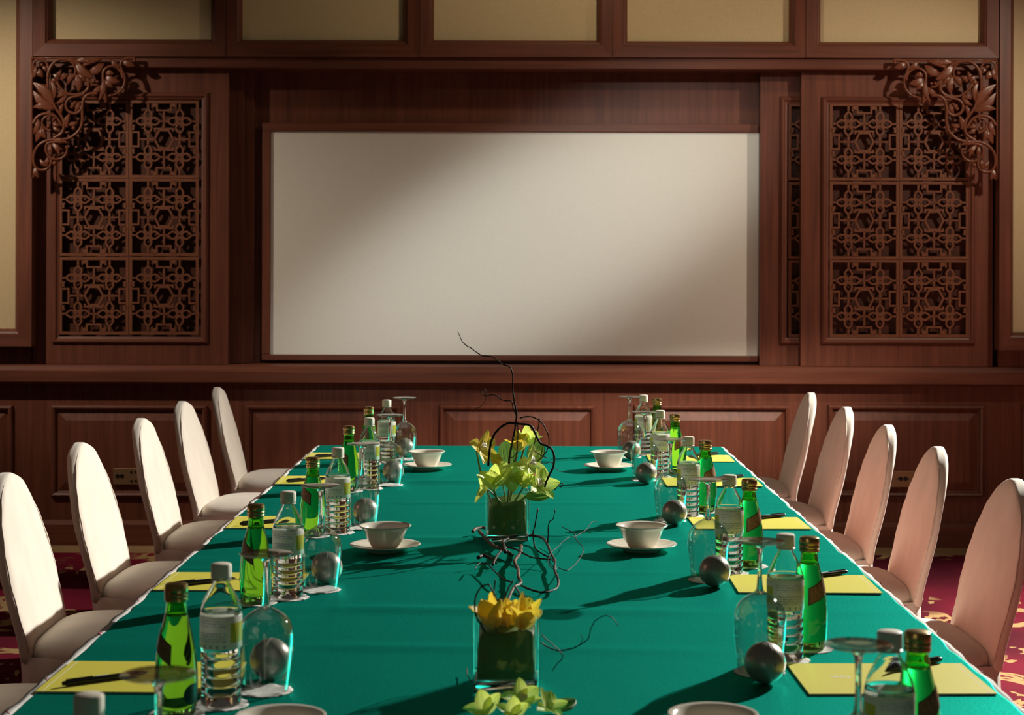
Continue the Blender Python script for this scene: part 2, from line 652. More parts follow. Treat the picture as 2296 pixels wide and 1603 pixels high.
base = MB()
zb = P(1168, 1170, 8.89).z
base.add([(XL, 8.88, 0), (XR, 8.88, 0), (XR, 8.88, zb - 0.02), (XL, 8.88, zb - 0.02), (XR, 8.90, zb), (XL, 8.90, zb), (XR, WY + .01, zb), (XL, WY + .01, zb), (XL, WY + .01, 0), (XR, WY + .01, 0)],
         [(0, 1, 2, 3), (3, 2, 4, 5), (5, 4, 6, 7), (0, 3, 5, 7, 8), (1, 9, 6, 4, 2), (0, 8, 9, 1), (8, 7, 6, 9)])
tag(base.build('baseboard_back', 'wood_h'), kind='structure')

# sill rail across the room under the sliding doors
zs0 = P(1168, 862, 8.84).z
zs1 = P(1168, 833, 8.84).z
zs2 = P(1168, 819, 8.885).z
sill = MB()
prof = [(8.93, zs0 - .004), (8.86, zs0 - .004), (8.84, zs0 + .008), (8.84, zs1 - .006), (8.848, zs1), (8.865, zs2 - .008), (8.885, zs2), (9.05, zs2)]
sill.rings([[(XL, y, z), (XR, y, z)] for y, z in prof], closed=False)
sill.add([(XL, y, z) for y, z in prof], [tuple(range(len(prof)))])
sill.add([(XR, y, z) for y, z in prof], [tuple(range(len(prof)))[::-1]])
tag(sill.build('trim_1', 'wood_h', smooth=False), kind='structure')

# raised wainscot panels
for i in range(-1, 7):
    x0, x1, z0, z1 = rect(115 + 435 * i, 908, 465 + 435 * i, 1114, WY)
    x0, x1 = max(x0, XL + .02), min(x1, XR - .02)
    if x1 - x0 < 0.15:
        continue
    mb = MB().frame(x0, x1, z0, z1, [(0, WY), (0.004, WY - .022), (0.012, WY - .028), (0.022, WY - .022), (0.026, WY - .004), (0.030, WY - .002), (0.075, WY - .016), (0.078, WY - .017)])
    n = len(mb.v)
    mb.add([(x0 + .078, WY - .017, z0 + .078), (x1 - .078, WY - .017, z0 + .078), (x1 - .078, WY - .017, z1 - .078), (x0 + .078, WY - .017, z1 - .078)], [(0, 1, 2, 3)])
    mb.build('raised_panel', 'wood_v', wall)

# header under the upper panels
x0, x1, z0, z1 = rect(74, 128, 2238, 154, 8.82)
head = MB().box(x0, x1, 8.82, 9.04, z0, z1)
tag(head.build('trim_2', 'wood_h', bevel=.004), kind='structure')

# upper framed fabric panels (and the tall framed panels at both ends)
UY = 8.80
SEAM = [73, 507, 940, 1374, 1807, 2240]
FAB = [(122, 470, 88), (548, 900, 90), (978, 1335, 91), (1412, 1766, 93), (1845, 2196, 95)]


def fabric_panel(x0, x1, z0, z1, fl, fr, fb):
    """frame outline; widths of left, right and bottom rails"""
    g = .0012
    x0 += g
    x1 -= g
    fx0, fx1, fz0 = x0 + fl, x1 - fr, z0 + fb
    mb = MB()

    def ring(t, y):
        return [(x0 + (fx0 - x0) * t, y, z0 + (fz0 - z0) * t), (x1 + (fx1 - x1) * t, y, z0 + (fz0 - z0) * t), (x1 + (fx1 - x1) * t, y, z1), (x0 + (fx0 - x0) * t, y, z1)]
    mb.rings([ring(0, 8.9), ring(0, UY), ring(.70, UY + .003), ring(.74, UY + .010), ring(.84, UY + .014), ring(.97, UY + .030), ring(1, UY + .035), ring(1, UY + .06)], True)
    fr_ = mb.build('panel_frame', 'wood_h', wall, stiles='wood_v')
    MB().box(fx0 - .002, fx1 + .002, UY + .055, UY + .065, fz0 - .002, z1).build('fabric_infill', 'wall_fabric', fr_)


for i, (a, b_, yb) in enumerate(FAB):
    x0, x1, z0, z1 = rect(SEAM[i], 0, SEAM[i + 1], 126 + i * 1.0, UY)
    fa, fb_, fz, _ = rect(a - 6, 0, b_ + 4, yb, UY + .035)
    fabric_panel(x0, x1, z0, ZT, fa - x0, x1 - fb_, fz - z0)
x0, x1, z0, z1 = rect(-500, 0, 72, 776, UY)
fabric_panel(XL, x1, z0, ZT, .08, x1 - P(35, 400, UY + .03).x, P(0, 737, UY + .03).z - z0)
x0, x1, z0, z1 = rect(2241, 0, 2800, 786, UY)
fabric_panel(x0, XR, z0, ZT, P(2272, 400, UY + .03).x - x0, .08, P(2290, 746, UY + .03).z - z0)
# recess side posts
for a, b_, y in ((546, 569, 8.99),):
    x0, x1, z0, z1 = rect(a, 154, b_, 819, y)
    MB().box(x0, x1, y, 9.04, zs2, z1 + .03).build('jamb_post', 'wood_v', wall, bevel=.003)

# ------------------------------------------------------------------ lattice tile (shared mesh)
TW, TH = 154.5 * WY / F, 173.0 * WY / F
US, VS = TW / 657.0, TH / 735.0
tile = MB()
T0, T1 = 0.0, 0.014


def tv(x, y):
    return (x * US, TH - y * VS)


def rib(pts, w, closed=False):
    tile.ribbon([tv(*p) for p in pts], w * US, T0, T1, closed)


rib([(13, 14), (644, 14), (644, 721), (13, 721)], 27, True)
for fx in (177, 477):
    for fy in (198, 538):
        for k in range(4):
            ca, sa = math.cos(k * PI / 2), math.sin(k * PI / 2)
            pet = [(24, 0), (28, 15), (44, 31), (66, 35), (88, 25), (104, 11), (113, 0), (104, -11), (88, -25), (66, -35), (44, -31), (28, -15)]
            rib([(fx + a * ca - c * sa, fy + a * sa + c * ca) for a, c in pet], 17, True)
        rib([(fx + 17 * math.cos(q * PI / 4), fy + 17 * math.sin(q * PI / 4)) for q in range(8)], 14, True)
    rib([(fx, 18), (fx, 86)], 18)
    rib([(fx, 650), (fx, 718)], 18)
    rib([(fx, 310), (fx, 428)], 20)
for fy in (198, 538):
    for a, c in ((20, 64), (290, 364), (590, 640)):
        rib([(a, fy), (c, fy)], 17)
rib([(328, 95), (328, 268)], 17)
rib([(328, 640), (328, 468)], 17)
rib([(85, 368), (240, 368)], 15)
rib([(572, 368), (416, 368)], 15)
rib([(240, 368), (283, 285), (373, 285), (416, 368), (373, 452), (283, 452)], 18, True)
for s_, yy in ((1, 268), (-1, 468)):
    rib([(243, yy + s_ * 26), (243, yy), (413, yy), (413, yy + s_ * 26)], 18)
for s_, yy in ((1, 20), (-1, 715)):
    rib([(262, yy), (262, yy + s_ * 75), (394, yy + s_ * 75), (394, yy)], 17)
    for q in (1, -1):
        xx = 328 + q * 92
        rib([(xx, yy), (xx, yy + s_ * 42)], 44)
        rib([(xx + q * 20, yy), (xx + q * 20, yy + s_ * 56)], 14)
for s_, xx in ((1, 20), (-1, 637)):
    rib([(xx, 302), (xx + s_ * 68, 302), (xx + s_ * 68, 436), (xx, 436)], 17)
    for yy, q in ((262, -1), (476, 1)):
        rib([(xx + s_ * 10, yy + q * -20), (xx + s_ * 10, yy + q * 20)], 34)
        rib([(xx, yy + q * 24), (xx + s_ * 34, yy + q * 24)], 12)
TILE = tile.mesh('lattice_tile', 'wood_lattice')


def sliding_door(name, dx0, dx1, dy0, dy1, Y, mould, cols, rows, thick=.048):
    x0, x1, z0, z1 = rect(dx0, dy0, dx1, dy1, Y)
    z0 = zs2 + .001
    mx0, mx1, mz0, mz1 = rect(*mould, Y)
    mw = 16 * WY / F
    # stiles and rails around the recessed lattice field
    mb = MB()
    ix0, ix1, iz0, iz1 = mx0 + mw * .6, mx1 - mw * .6, mz0 + mw * .6, mz1 - mw * .6
    mb.box(x0, ix0, Y, Y + thick, z0, z1).box(ix1, x1, Y, Y + thick, z0, z1).box(ix0, ix1, Y, Y + thick, z0, iz0).box(ix0, ix1, Y, Y + thick, iz1, z1)
    d = mb.build(name, 'wood_v')
    tag(d, kind='structure')
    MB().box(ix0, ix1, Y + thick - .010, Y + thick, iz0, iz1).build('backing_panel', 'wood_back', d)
    MB().frame(mx0, mx1, mz0, mz1, [(0, Y + .001), (.003, Y - .010), (.012, Y - .017), (.020, Y - .016), (.026, Y - .008), (mw, Y - .004), (mw + .001, Y + thick - .010)]).build('moulding', 'wood_h', d, stiles='wood_v')
    for c in cols:
        for r in rows:
            p = P(c, r, Y)
            shared('lattice_tile', TILE, d, (p.x, Y - .004, p.z - TH))
    return d


sliding_door('door_1', 74, 512, 150, 819, 8.88, (118, 207, 468, 771), (133.5, 290.5), (225, 400, 576))
# slim edge of the second left door behind the first
x0, x1, z0, z1 = rect(505, 154, 546, 819, 8.945)
tag(MB().box(x0, x1, 8.945, 8.975, zs2 + .001, z1 + .02).build('door_2', 'wood_v', bevel=.002), kind='structure')
sliding_door('door_3', 1704, 2100, 158, 819, 8.945, (1748, 217, 2092, 773), (1768, 1924), (232, 408, 583), .055)
sliding_door('door_4', 1796, 2226, 158, 821, 8.88, (1841, 217, 2186, 773), (1860.5, 2017), (231, 407, 582))

# ------------------------------------------------------------------ projection screen
SY = 9.0
scr = thing('projection_screen', 'large blank pale grey screen recessed in the wooden wall', 'screen', (P(1155, 800, SY).x, 9.004, P(1155, 806, SY).z))
ox, oy, oz = scr.location
x0, x1, z0, z1 = rect(607, 296, 1716, 796, SY)
# the surface is a little out of square, as in the room
w = 19 * SY / F
MB().box(x0 - ox, x1 + .06 - ox, 0.0, .012, z0 - oz, z1 - oz).build('screen_surface', 'screen', scr)
xe = P(1703, 500, 8.945).x
for nm, (a, b_, c, d_) in {'top': (x0 - w, xe, z1, z1 + w), 'bottom': (x0 - w, xe, z0 - w * .7, z0), 'left': (x0 - w, x0, z0, z1)}.items():
    MB().box(a - ox, b_ - ox, -.014, .014, c - oz, d_ - oz).build('frame_rail', 'wood_h' if nm in ('top', 'bottom') else 'wood_v', scr, bevel=.004)

# ------------------------------------------------------------------ carved corner brackets
BV = [
    ([(80, 300), (85, 220), (80, 150), (100, 95), (150, 70), (210, 80), (255, 130), (265, 200), (262, 260), (260, 340), (262, 430), (280, 520), (320, 600), (370, 690), (420, 760), (460, 840), (460, 930), (430, 990), (370, 1030), (330, 1050)], 13, 22),
    ([(262, 300), (275, 220), (310, 145), (370, 90), (440, 70), (520, 85), (580, 130), (605, 200), (600, 262)], 22, 14),
    ([(520, 70), (600, 105), (660, 150), (710, 210), (745, 290), (765, 360), (765, 420), (735, 465), (680, 498), (600, 510), (520, 500), (450, 455), (405, 400), (375, 345)], 26, 14),
    ([(740, 260), (785, 335), (825, 385), (885, 390)], 18, 12),
    ([(1350, 62), (1290, 58), (1215, 68), (1172, 105), (1165, 165), (1190, 230), (1215, 300), (1210, 380), (1170, 450), (1110, 500), (1012, 525)], 22, 12),
    ([(1190, 310), (1172, 235), (1120, 175), (1050, 157), (985, 180), (948, 235), (948, 320), (940, 400), (900, 470)], 16, 20),
    ([(880, 500), (800, 497), (740, 522), (706, 570), (692, 640), (690, 720), (692, 800), (682, 880), (650, 950), (590, 1010), (520, 1050), (430, 1065), (340, 1065), (250, 1080), (170, 1120), (110, 1190), (85, 1280), (92, 1370), (130, 1430), (200, 1445), (262, 1420), (300, 1365), (300, 1315)], 20, 18),
    ([(720, 500), (620, 530), (540, 550), (492, 600), (490, 670), (530, 722), (600, 742), (660, 712), (694, 640)], 18, 22),
    ([(78, 870), (130, 790), (200, 752), (280, 748), (350, 775), (400, 830), (440, 900)], 22, 16),
    ([(300, 960), (235, 930), (195, 880), (200, 820), (245, 780), (310, 775)], 20, 12),
    ([(340, 1095), (265, 1110), (237, 1160), (247, 1230), (292, 1290), (370, 1312), (440, 1292), (490, 1240), (500, 1175), (482, 1148)], 18, 14),
    ([(455, 960), (482, 900), (520, 850), (560, 865)], 16, 12),
    ([(330, 330), (372, 370), (400, 420), (380, 460), (340, 440), (335, 400), (365, 375)], 12, 12),
    ([(60, 55), (1345, 55)], 12, 12), ([(64, 55), (64, 1535)], 12, 12),
]
BALL = [(190, 140, 22), (830, 345, 22), (880, 350, 20), (1335, 88, 24), (560, 660, 24), (275, 905, 28), (275, 825, 20), (585, 925, 28), (1045, 88, 20), (545, 220, 26), (350, 1360, 30)]
BL = [((330, 640), (80, 360), 130), ((350, 690), (80, 460), 110), ((330, 690), (80, 665), 90), ((110, 150), (95, 305), 50), ((150, 190), (200, 295), 85), ((200, 160), (245, 225), 45),
      ((620, 120), (830, 305), 120), ((620, 90), (840, 125), 70), ((780, 240), (960, 120), 110), ((700, 150), (930, 75), 80),
      ((605, 255), (510, 385), 72), ((622, 262), (642, 482), 88), ((640, 262), (745, 345), 72),
      ((408, 305), (432, 198), 52), ((400, 335), (330, 258), 52), ((430, 330), (525, 258), 64), ((380, 350), (300, 330), 50), ((310, 340), (340, 570), 66),
      ((500, 508), (375, 545), 56), ((500, 520), (370, 622), 56), ((455, 615), (430, 755), 52), ((650, 600), (600, 725), 62), ((620, 590), (560, 690), 50),
      ((500, 920), (540, 740), 66), ((520, 880), (635, 850), 58), ((170, 860), (115, 1095), 92), ((190, 920), (240, 1055), 82), ((150, 820), (90, 1000), 74),
      ((320, 860), (418, 890), 50), ((320, 840), (372, 790), 40), ((330, 910), (432, 962), 50), ((330, 1095), (522, 1110), 64), ((320, 1110), (442, 1192), 64), ((330, 1120), (410, 1265), 58), ((300, 1130), (318, 1255), 52),
      ((270, 1400), (168, 1310), 56), ((240, 1390), (255, 1290), 60), ((110, 1420), (78, 1545), 52), ((108, 1415), (152, 1545), 72),
      ((965, 320), (890, 592), 64), ((955, 390), (992, 604), 80), ((935, 400), (815, 485), 72), ((985, 290), (1155, 352), 92), ((985, 250), (1085, 252), 72), ((985, 320), (1072, 420), 74),
      ((1165, 170), (1048, 72), 60), ((1210, 90), (1345, 155), 76), ((1200, 100), (1290, 178), 62), ((330, 1020), (350, 990), 40)]


def leaf_mesh(L, W, bend, lobes, t=0.010):
    """carved leaf in x (length) z (width), front towards -y"""
    mb = MB()
    n = 9
    fr, bk = [], []
    for i in range(n + 1):
        s_ = i / n
        wd = W / 2 * (math.sin(PI * min(1, s_ * .92 + .08)) ** .7) * (1 + .12 * math.cos(s_ * lobes * 2 * PI))
        if i == n:
            wd = W * .01
        cx = s_ * L
        cz = bend * math.sin(PI * s_) * L
        lift = t * .9 * math.sin(PI * s_) + t * .3
        fr.append([(cx, -lift * .35, cz + wd), (cx, -lift * .95, cz + wd * .5), (cx, -lift * .45, cz), (cx, -lift * .95, cz - wd * .5), (cx, -lift * .35, cz - wd)])
        bk.append([(cx, t, cz + wd), (cx, t, cz - wd)])
    mb.rings([a + [b[1], b[0]] for a, b in zip(fr, bk)], True, True, True)
    return mb


def bracket(mirror):
    k = 1 / 5.527
    BY = 8.775

    def q(x, y, d=0.0):
        px, py = x * k + 60, y * k + 120
        if mirror:
            px, py = 2307 - px, py + 4.5
        p = P(px, py, BY)
        return Vector((p.x, d, p.z))
    o0 = q(62, 55)
    root = thing('carved_bracket', 'carved dark wood corner bracket of scrolling vines ' + ('above two overlapping lattice doors' if mirror else 'above a single lattice door'), 'bracket', (o0.x, BY, o0.z))
    s_ = k * BY / F
    mb = MB()
    for pts, r0, r1 in BV:
        sp = smooth_pts([q(*p) - Vector((o0.x, 0, o0.z)) for p in pts], 4)
        n = len(sp)
        mb.tube(sp, [(r0 + (r1 - r0) * i / (n - 1)) * s_ for i in range(n)], 8, 1.15)
    for x, y, r in BALL:
        c = q(x, y) - Vector((o0.x, 0, o0.z))
        rr = r * s_
        mb.lathe([(max(.0001, rr * math.sin(PI * i / 6)), -rr * math.cos(PI * i / 6)) for i in range(7)], 10, (c.x, -.004, c.z))
    mb.build('scrolling_vine', 'wood_carved', root, smooth=True)
    for i, (a, b_, wd) in enumerate(BL):
        pa, pb = q(*a) - Vector((o0.x, 0, o0.z)), q(*b_) - Vector((o0.x, 0, o0.z))
        d = pb - pa
        bend = (.10 if i % 2 else -.10) * (-1 if mirror else 1)
        lf = leaf_mesh(d.length, wd * s_, bend, 2 if wd < 70 else 3)
        o = lf.build('leaf', 'wood_carved', root, smooth=True)
        o.location = (pa.x, -.003 - .0015 * (i % 4), pa.z)
        o.rotation_euler = (0, -math.atan2(d.z, d.x), 0)
    return root


bracket(False)
bracket(True)

# ------------------------------------------------------------------ outlet plates on the wainscot


def outlet(px, py, wpx, hpx, holes, label):
    Y = WY - .018
    c = P(px, py, Y)
    k = Y / F
    root = thing('outlet_plate', label, 'outlet', (c.x, Y, c.z))
    MB().box(-wpx / 2 * k, wpx / 2 * k, -.006, .002, -hpx / 2 * k, hpx / 2 * k).build('plate', 'brass', root, bevel=.002)
    for hx, hy, r in holes:
        mb = MB()
        ring = [[(hx * k + rr * k * math.cos(2 * PI * i / 14), yy, hy * k + rr * k * math.sin(2 * PI * i / 14)) for i in range(14)] for rr, yy in ((r, -.0055), (r, -.009), (r * .75, -.009), (r * .7, -.0062))]
        mb.rings(ring, True, False, True)
        mb.build('socket', 'socket_black', root)


outlet(292, 1068, 76, 36, [(-28, 1, 4.5), (-18, 1, 4.5), (3, 10, 2.5), (13, 10, 2.5), (24, 10, 2.5), (3, -10, 2.5), (13, -10, 2.5), (24, -10, 2.5)], 'wide brass socket plate with rows of small sockets on wainscot panel')
outlet(2026, 1074, 72, 36, [(-7, 1, 5), (4, 1, 5), (-14, 1, 1.6), (11, 1, 1.6)], 'brass socket plate with two round black sockets on wainscot panel')

# ------------------------------------------------------------------ table, skirt, felt
TX = 0.762
TY0, TY1 = 1.05, 6.585
tb = thing('conference_table', 'long conference table hidden under skirting and green felt', 'table', (0, (TY0 + TY1) / 2, 0))
hl = (TY1 - TY0) / 2
MB().box(-TX + .012, TX - .012, -hl + .012, hl - .012, .70, .742).build('table_top', 'wood_h', tb)
for lx in (-.6, .6):
    for ly in (-hl + .2, 0, hl - .2):
        MB().box(lx - .03, lx + .03, ly - .03, ly + .03, 0, .70).build('leg', 'dark_metal', tb)

# white skirting round left, far and right edges
sk = MB()
path = []
per = [(-TX - .004, TY0), (-TX - .004, TY1 + .004), (TX + .004, TY1 + .004), (TX + .004, TY0)]
for a, b_ in zip(per[:-1], per[1:]):
    a, b_ = Vector(a), Vector(b_)
    L = (b_ - a).length
    n = int(L / .012)
    t = (b_ - a).normalized()
    nr = Vector((-t.y, t.x))
    for i in range(n):
        path.append((a + t * (L * i / n), nr, i))
rs = []
for z, amp in ((.746, 0), (.735, .0015), (.70, .004), (.4, .008), (.03, .011)):
    rs.append([(p.x + nr.x * (amp * math.sin(i * .9) + (.002 if z < .74 else 0)), p.y + nr.y * (amp * math.sin(i * .9) + (.002 if z < .74 else 0)), z) for p, nr, i in path])
sk.rings(rs, closed=False)
skirt = sk.build('table_skirt', 'skirt_cloth', None, smooth=True)
tag(skirt, 'pleated table skirting with white folded top band below the green felt', 'table skirt')
# the folded top band of the skirting seen beside the felt
bandm = MB()
for sx in (-1, 1):
    pts_in, pts_mid, pts_out, pts_low = [], [], [], []
    n = 260
    for i in range(n + 1):
        y = TY0 + (TY1 - TY0) * i / n
        wv = .0016 * math.sin(i * .55) + .0012 * math.sin(i * 1.37 + 1)
        wid = (.0125 if sx < 0 else .006) + wv * .8
        pts_in.append((sx * (TX - .012), y, .7440))
        pts_out.append((sx * (TX + wid), y, .7515 + wv * .4))
        pts_mid.append((sx * (TX + .0015), y, .7492))
        pts_low.append((sx * (TX + wid - .001), y, .730))
    bandm.rings([pts_in, pts_mid, pts_out, pts_low], closed=False)
bandm.build('folded_band', 'white_cloth', skirt, smooth=True)
for sx in (-1, 1):
    for i in range(15):
        y = 2.3 + i * .29 + random.uniform(-.08, .08)
        L = random.uniform(.010, .028)
        MB().tube([(sx * (TX + .002 + random.uniform(0, .004)), y, .7490), (sx * (TX + .010), y + L * .5, .7515), (sx * (TX + random.uniform(.004, .012)), y + L, .7488)], .0012, 5).build('red_thread', 'red_thread', skirt)

# green felt
CREASE = [(5.47, .0085, .040), (4.30, .0095, .042), (3.40, .0060, .035), (4.98, .0026, .022), (3.05, .0032, .03), (3.84, .0022, .02)]
fm = MB()
nx, ny = 90, 330
X0, X1 = -TX, TX


def felt_z(x, y):
    z = TABLE_Z
    for cy, h, wd in CREASE:
        dy = y - cy - .02 * math.sin(x * 2.1 + cy)
        z += h * math.exp(-(dy / wd) ** 2) * (.75 + .25 * math.sin(x * 4 + cy * 3)) * (1 - .72 * min(1, max(0, (abs(x) - .28) / .10)))
    z += .0005 * noise.noise(Vector((x * 3, y * 3, 0)))
    z += .0016 * noise.noise(Vector((x * 2, y * 22, 3))) * max(0, (abs(x) - .5) / .26)
    return z


fg = []
for j in range(ny + 1):
    y = TY0 - .002 + (TY1 - TY0 + .004) * j / ny
    row = []
    e0 = .0022 * math.sin(y * 17) + .0016 * math.sin(y * 41 + 2)
    xs = [X0 + (X1 - X0) * i / nx for i in range(nx + 1)]
    xs = [X0, X0 + .0015] + xs[1:-1] + [X1 - .0015, X1]
    row.append((X0 - .002 + e0, y, TABLE_Z - .0035))
    for x in xs:
        ex = e0 * (abs(x) / TX) ** 6 * (1 if x < 0 else -1)
        row.append((x + ex, y, felt_z(x, y)))
    row.append((X1 + .002 - e0, y, TABLE_Z - .0035))
    fg.append(row)
fg.append([(x, TY1 + .006, TABLE_Z - .012) for x, y, z in fg[-1]])
fm.rings(fg, closed=False)
felt = fm.build('felt_cover', 'felt', None, smooth=True)
tag(felt, 'dark green felt cover spread over the long table', 'tablecloth')

# ------------------------------------------------------------------ covered chairs


def w_back(z):
    if z < .60:
        return .200 + .022 * (z - .40) / .20
    t = (z - .60) / .2795
    return .222 * max(0.0, 1 - abs(t) ** 2.1) ** .56


def lean(z):
    return -.105 * ((z - .45) / .43) if z > .45 else 0.0


def chair_master():
    root = thing('banquet_chair', 'x', 'chair', group='covered chairs along the table')
    mb = MB()
    rs = []
    zs = [.40, .44, .48, .54, .60, .66, .71, .75, .785, .815, .84, .858, .870, .8765, .879]
    for zi, z in enumerate(zs):
        w_ = max(w_back(z), .012)
        th = .019 if z < .83 else .019 * max(.3, (1 - ((z - .83) / .056) ** 2) ** .5 if z < .886 else .3)
        ring = []
        n = 28
        for k in range(n):
            a = 2 * PI * k / n
            c, s_ = math.cos(a), math.sin(a)
            ex = abs(c) ** .45 * (1 if c >= 0 else -1)
            ey = abs(s_) ** .45 * (1 if s_ >= 0 else -1)
            wr = .0055 * noise.noise(Vector((ex * 2, ey * 3.1, z * 13))) * (1 if z < .86 else .2)
            ring.append((lean(z) - .02 + th * ex + wr + .006 * (1 - ey * ey) * ex, w_ * ey + wr * 1.6, z))
        rs.append(ring)
    mb.rings(rs, True, True, True)
    mb.build('back_cover', 'cream_cover', root, smooth=True, sub=1)
    # welt seam round the front edge
    pts = []
    for i in range(0, 41):
        t = i / 40
        ang = t
        if t < .5:
            z = .45 + (.872 - .45) * (t / .5) ** .8
            s_ = -1
        else:
            z = .45 + (.872 - .45) * ((1 - t) / .5) ** .8
            s_ = 1
        pts.append((lean(z) - .0075 + .001 * math.sin(i * 1.7), s_ * max(w_back(z) - .004, .002), z - .003))
    MB().tube(pts, .0022, 5).build('piping', 'cream_cover', root, smooth=True)
    # seat cushion
    rs = []
    for z, g, wr in ((.40, 0, 1), (.435, .006, 1), (.458, 0, 1), (.474, -.018, 1), (.487, -.06, 1), (.496, -.12, 1), (.499, -.19, 1)):
        ring = []
        n = 32
        for k in range(n):
            a = 2 * PI * k / n
            c, s_ = math.cos(a), math.sin(a)
            ex = abs(c) ** .42 * (1 if c >= 0 else -1)
            ey = abs(s_) ** .42 * (1 if s_ >= 0 else -1)
            hx, hy = max(.012, .205 + g), max(.012, .215 + g)
            ring.append((.185 + hx * ex + .003 * noise.noise(Vector((ex * 3, ey * 3, z * 9))), hy * ey, z + (.0 if g > -.1 else 0)))
        rs.append(ring)
    mb = MB().rings(rs, True, True, True)
    mb.build('seat_cover', 'cream_cover', root, smooth=True, sub=1)
    # skirt of the cover, falling to the floor in folds
    rs = []
    for z, g in ((.435, .004), (.42, .008), (.37, .006), (.25, .012), (.10, .022), (.006, .030)):
        ring = []
        n = 72
        for k in range(n):
            a = 2 * PI * k / n
            c, s_ = math.cos(a), math.sin(a)
            ex = abs(c) ** .42 * (1 if c >= 0 else -1)
            ey = abs(s_) ** .42 * (1 if s_ >= 0 else -1)
            fold = (.435 - z) / .43 * .012 * math.sin(k * 1.25) + .006 * noise.noise(Vector((ex * 4, ey * 4, z * 5)))
            ring.append((.172 + (.214 + g + fold) * ex, (.211 + g + fold) * ey, z))
        rs.append(ring)
    MB().rings(rs, True, False, False).build('skirt', 'cream_cover', root, smooth=True)
    return root


CH_L = [(4.578, -1.238), (5.38, -1.248), (6.27, -1.252), (7.08, -1.262), (7.94, -1.268), (3.74, -1.24)]
CH_R = [(4.51, 1.168), (5.34, 1.165), (6.09, 1.17), (6.89, 1.175), (7.70, 1.168)]
chair0 = chair_master()
first = True
FROM_WALL = {4: 0, 3: 1, 2: 2, 1: 3, 0: 4, 5: 5}
for i, (y, x) in enumerate(CH_L):
    lab = 'cream covered chair with brightly lit front, %s from the panelled wall' % ORD[FROM_WALL[i]]
    rz = math.radians([1.5, -1, .5, -2, 2, 0][i])
    if first:
        chair0.location = (x, y, 0)
        chair0.rotation_euler = (0, 0, rz)
        chair0['label'] = lab
        first = False
    else:
        dup(chair0, (x, y, 0), rz, lab)
for i, (y, x) in enumerate(CH_R):
    dup(chair0, (x, y, 0), PI + math.radians([1, -1, 0, 1, -1][i]), 'cream covered chair with shaded pinkish front, %s from the panelled wall' % ORD[4 - i])

# ------------------------------------------------------------------ place settings: masters
TOP = TABLE_Z + .0015


def doily_master():
    mb = MB()
    n = 72
    rs = []
    for r, z in ((.0005, .0012), (.026, .0012), (.033, .0016), (.0385, .0012), (.0415, .0010)):
        ring = []
        for k in range(n):
            a = 2 * PI * k / n
            sc = 1 + (.045 * abs(math.sin(a * 12)) if r > .036 else 0)
            ring.append((r * sc * math.cos(a), r * sc * math.sin(a), z + (.0009 * math.sin(a * 5 + 1) + .0006 * math.sin(a * 9) if r > .03 else 0)))
        rs.append(ring)
    rs.append([(x, y, .0004) for x, y, z in rs[-1]])
    mb.rings(rs, True)
    o = mb.build('paper_doily', 'doily', None, smooth=True)
    tag(o, 'x', 'doily', 'paper doilies under the drinks')
    return o


def water_master():
    root = thing('water_bottle', 'x', 'bottle', group='plastic water bottles on the table')
    S = .2144 / 1240

    def pr(*a):
        return [(r * S, z * S) for r, z in a]
    # outer profile from base (z=0) up to the neck finish
    out = [(.5, 30), (60, 22), (120, 8), (160, 0), (174, 12), (177, 40)]
    for g in range(5):
        zc = 90 + g * 82
        out += [(177, zc - 12), (168, zc - 5), (166, zc), (168, zc + 5), (177, zc + 12)]
    out += [(178, 470), (176, 486), (182, 500), (183, 505), (183, 800), (182, 815), (176, 850), (163, 900), (140, 950), (112, 1005), (84, 1055), (70, 1080), (66, 1100), (66, 1118)]
    inn = [(60, 1118), (60, 1100), (64, 1082), (78, 1053), (106, 1003), (134, 948), (157, 898), (170, 848), (174, 825), (100, 824), (.5, 824)]
    body = MB().lathe(pr(*(out + inn)), 40)
    body.build('bottle_body', 'water_body', root, smooth=True, edge=False)
    MB().lathe(pr((183.5, 512), (185, 514), (185, 798), (183.5, 800)), 48).build('label_band', 'water_label', root, smooth=True)
    # cap: pleated side, tamper ring
    capm = MB().lathe(pr((88, 1120), (92, 1124), (91, 1225), (86, 1238), (76, 1244), (.5, 1245)), 48, rf=lambda t, z: 1 + (.012 * math.cos(t * 48 * PI) if .1945 < z < .212 else 0))
    capo = capm.build('cap', 'cap_white', root, smooth=True, edge=True)
    MB().lathe(pr((66, 1094), (92, 1097), (95, 1103), (92, 1109), (66, 1112)), 40).build('neck_ring', 'cap_white', capo, smooth=True)
    return root


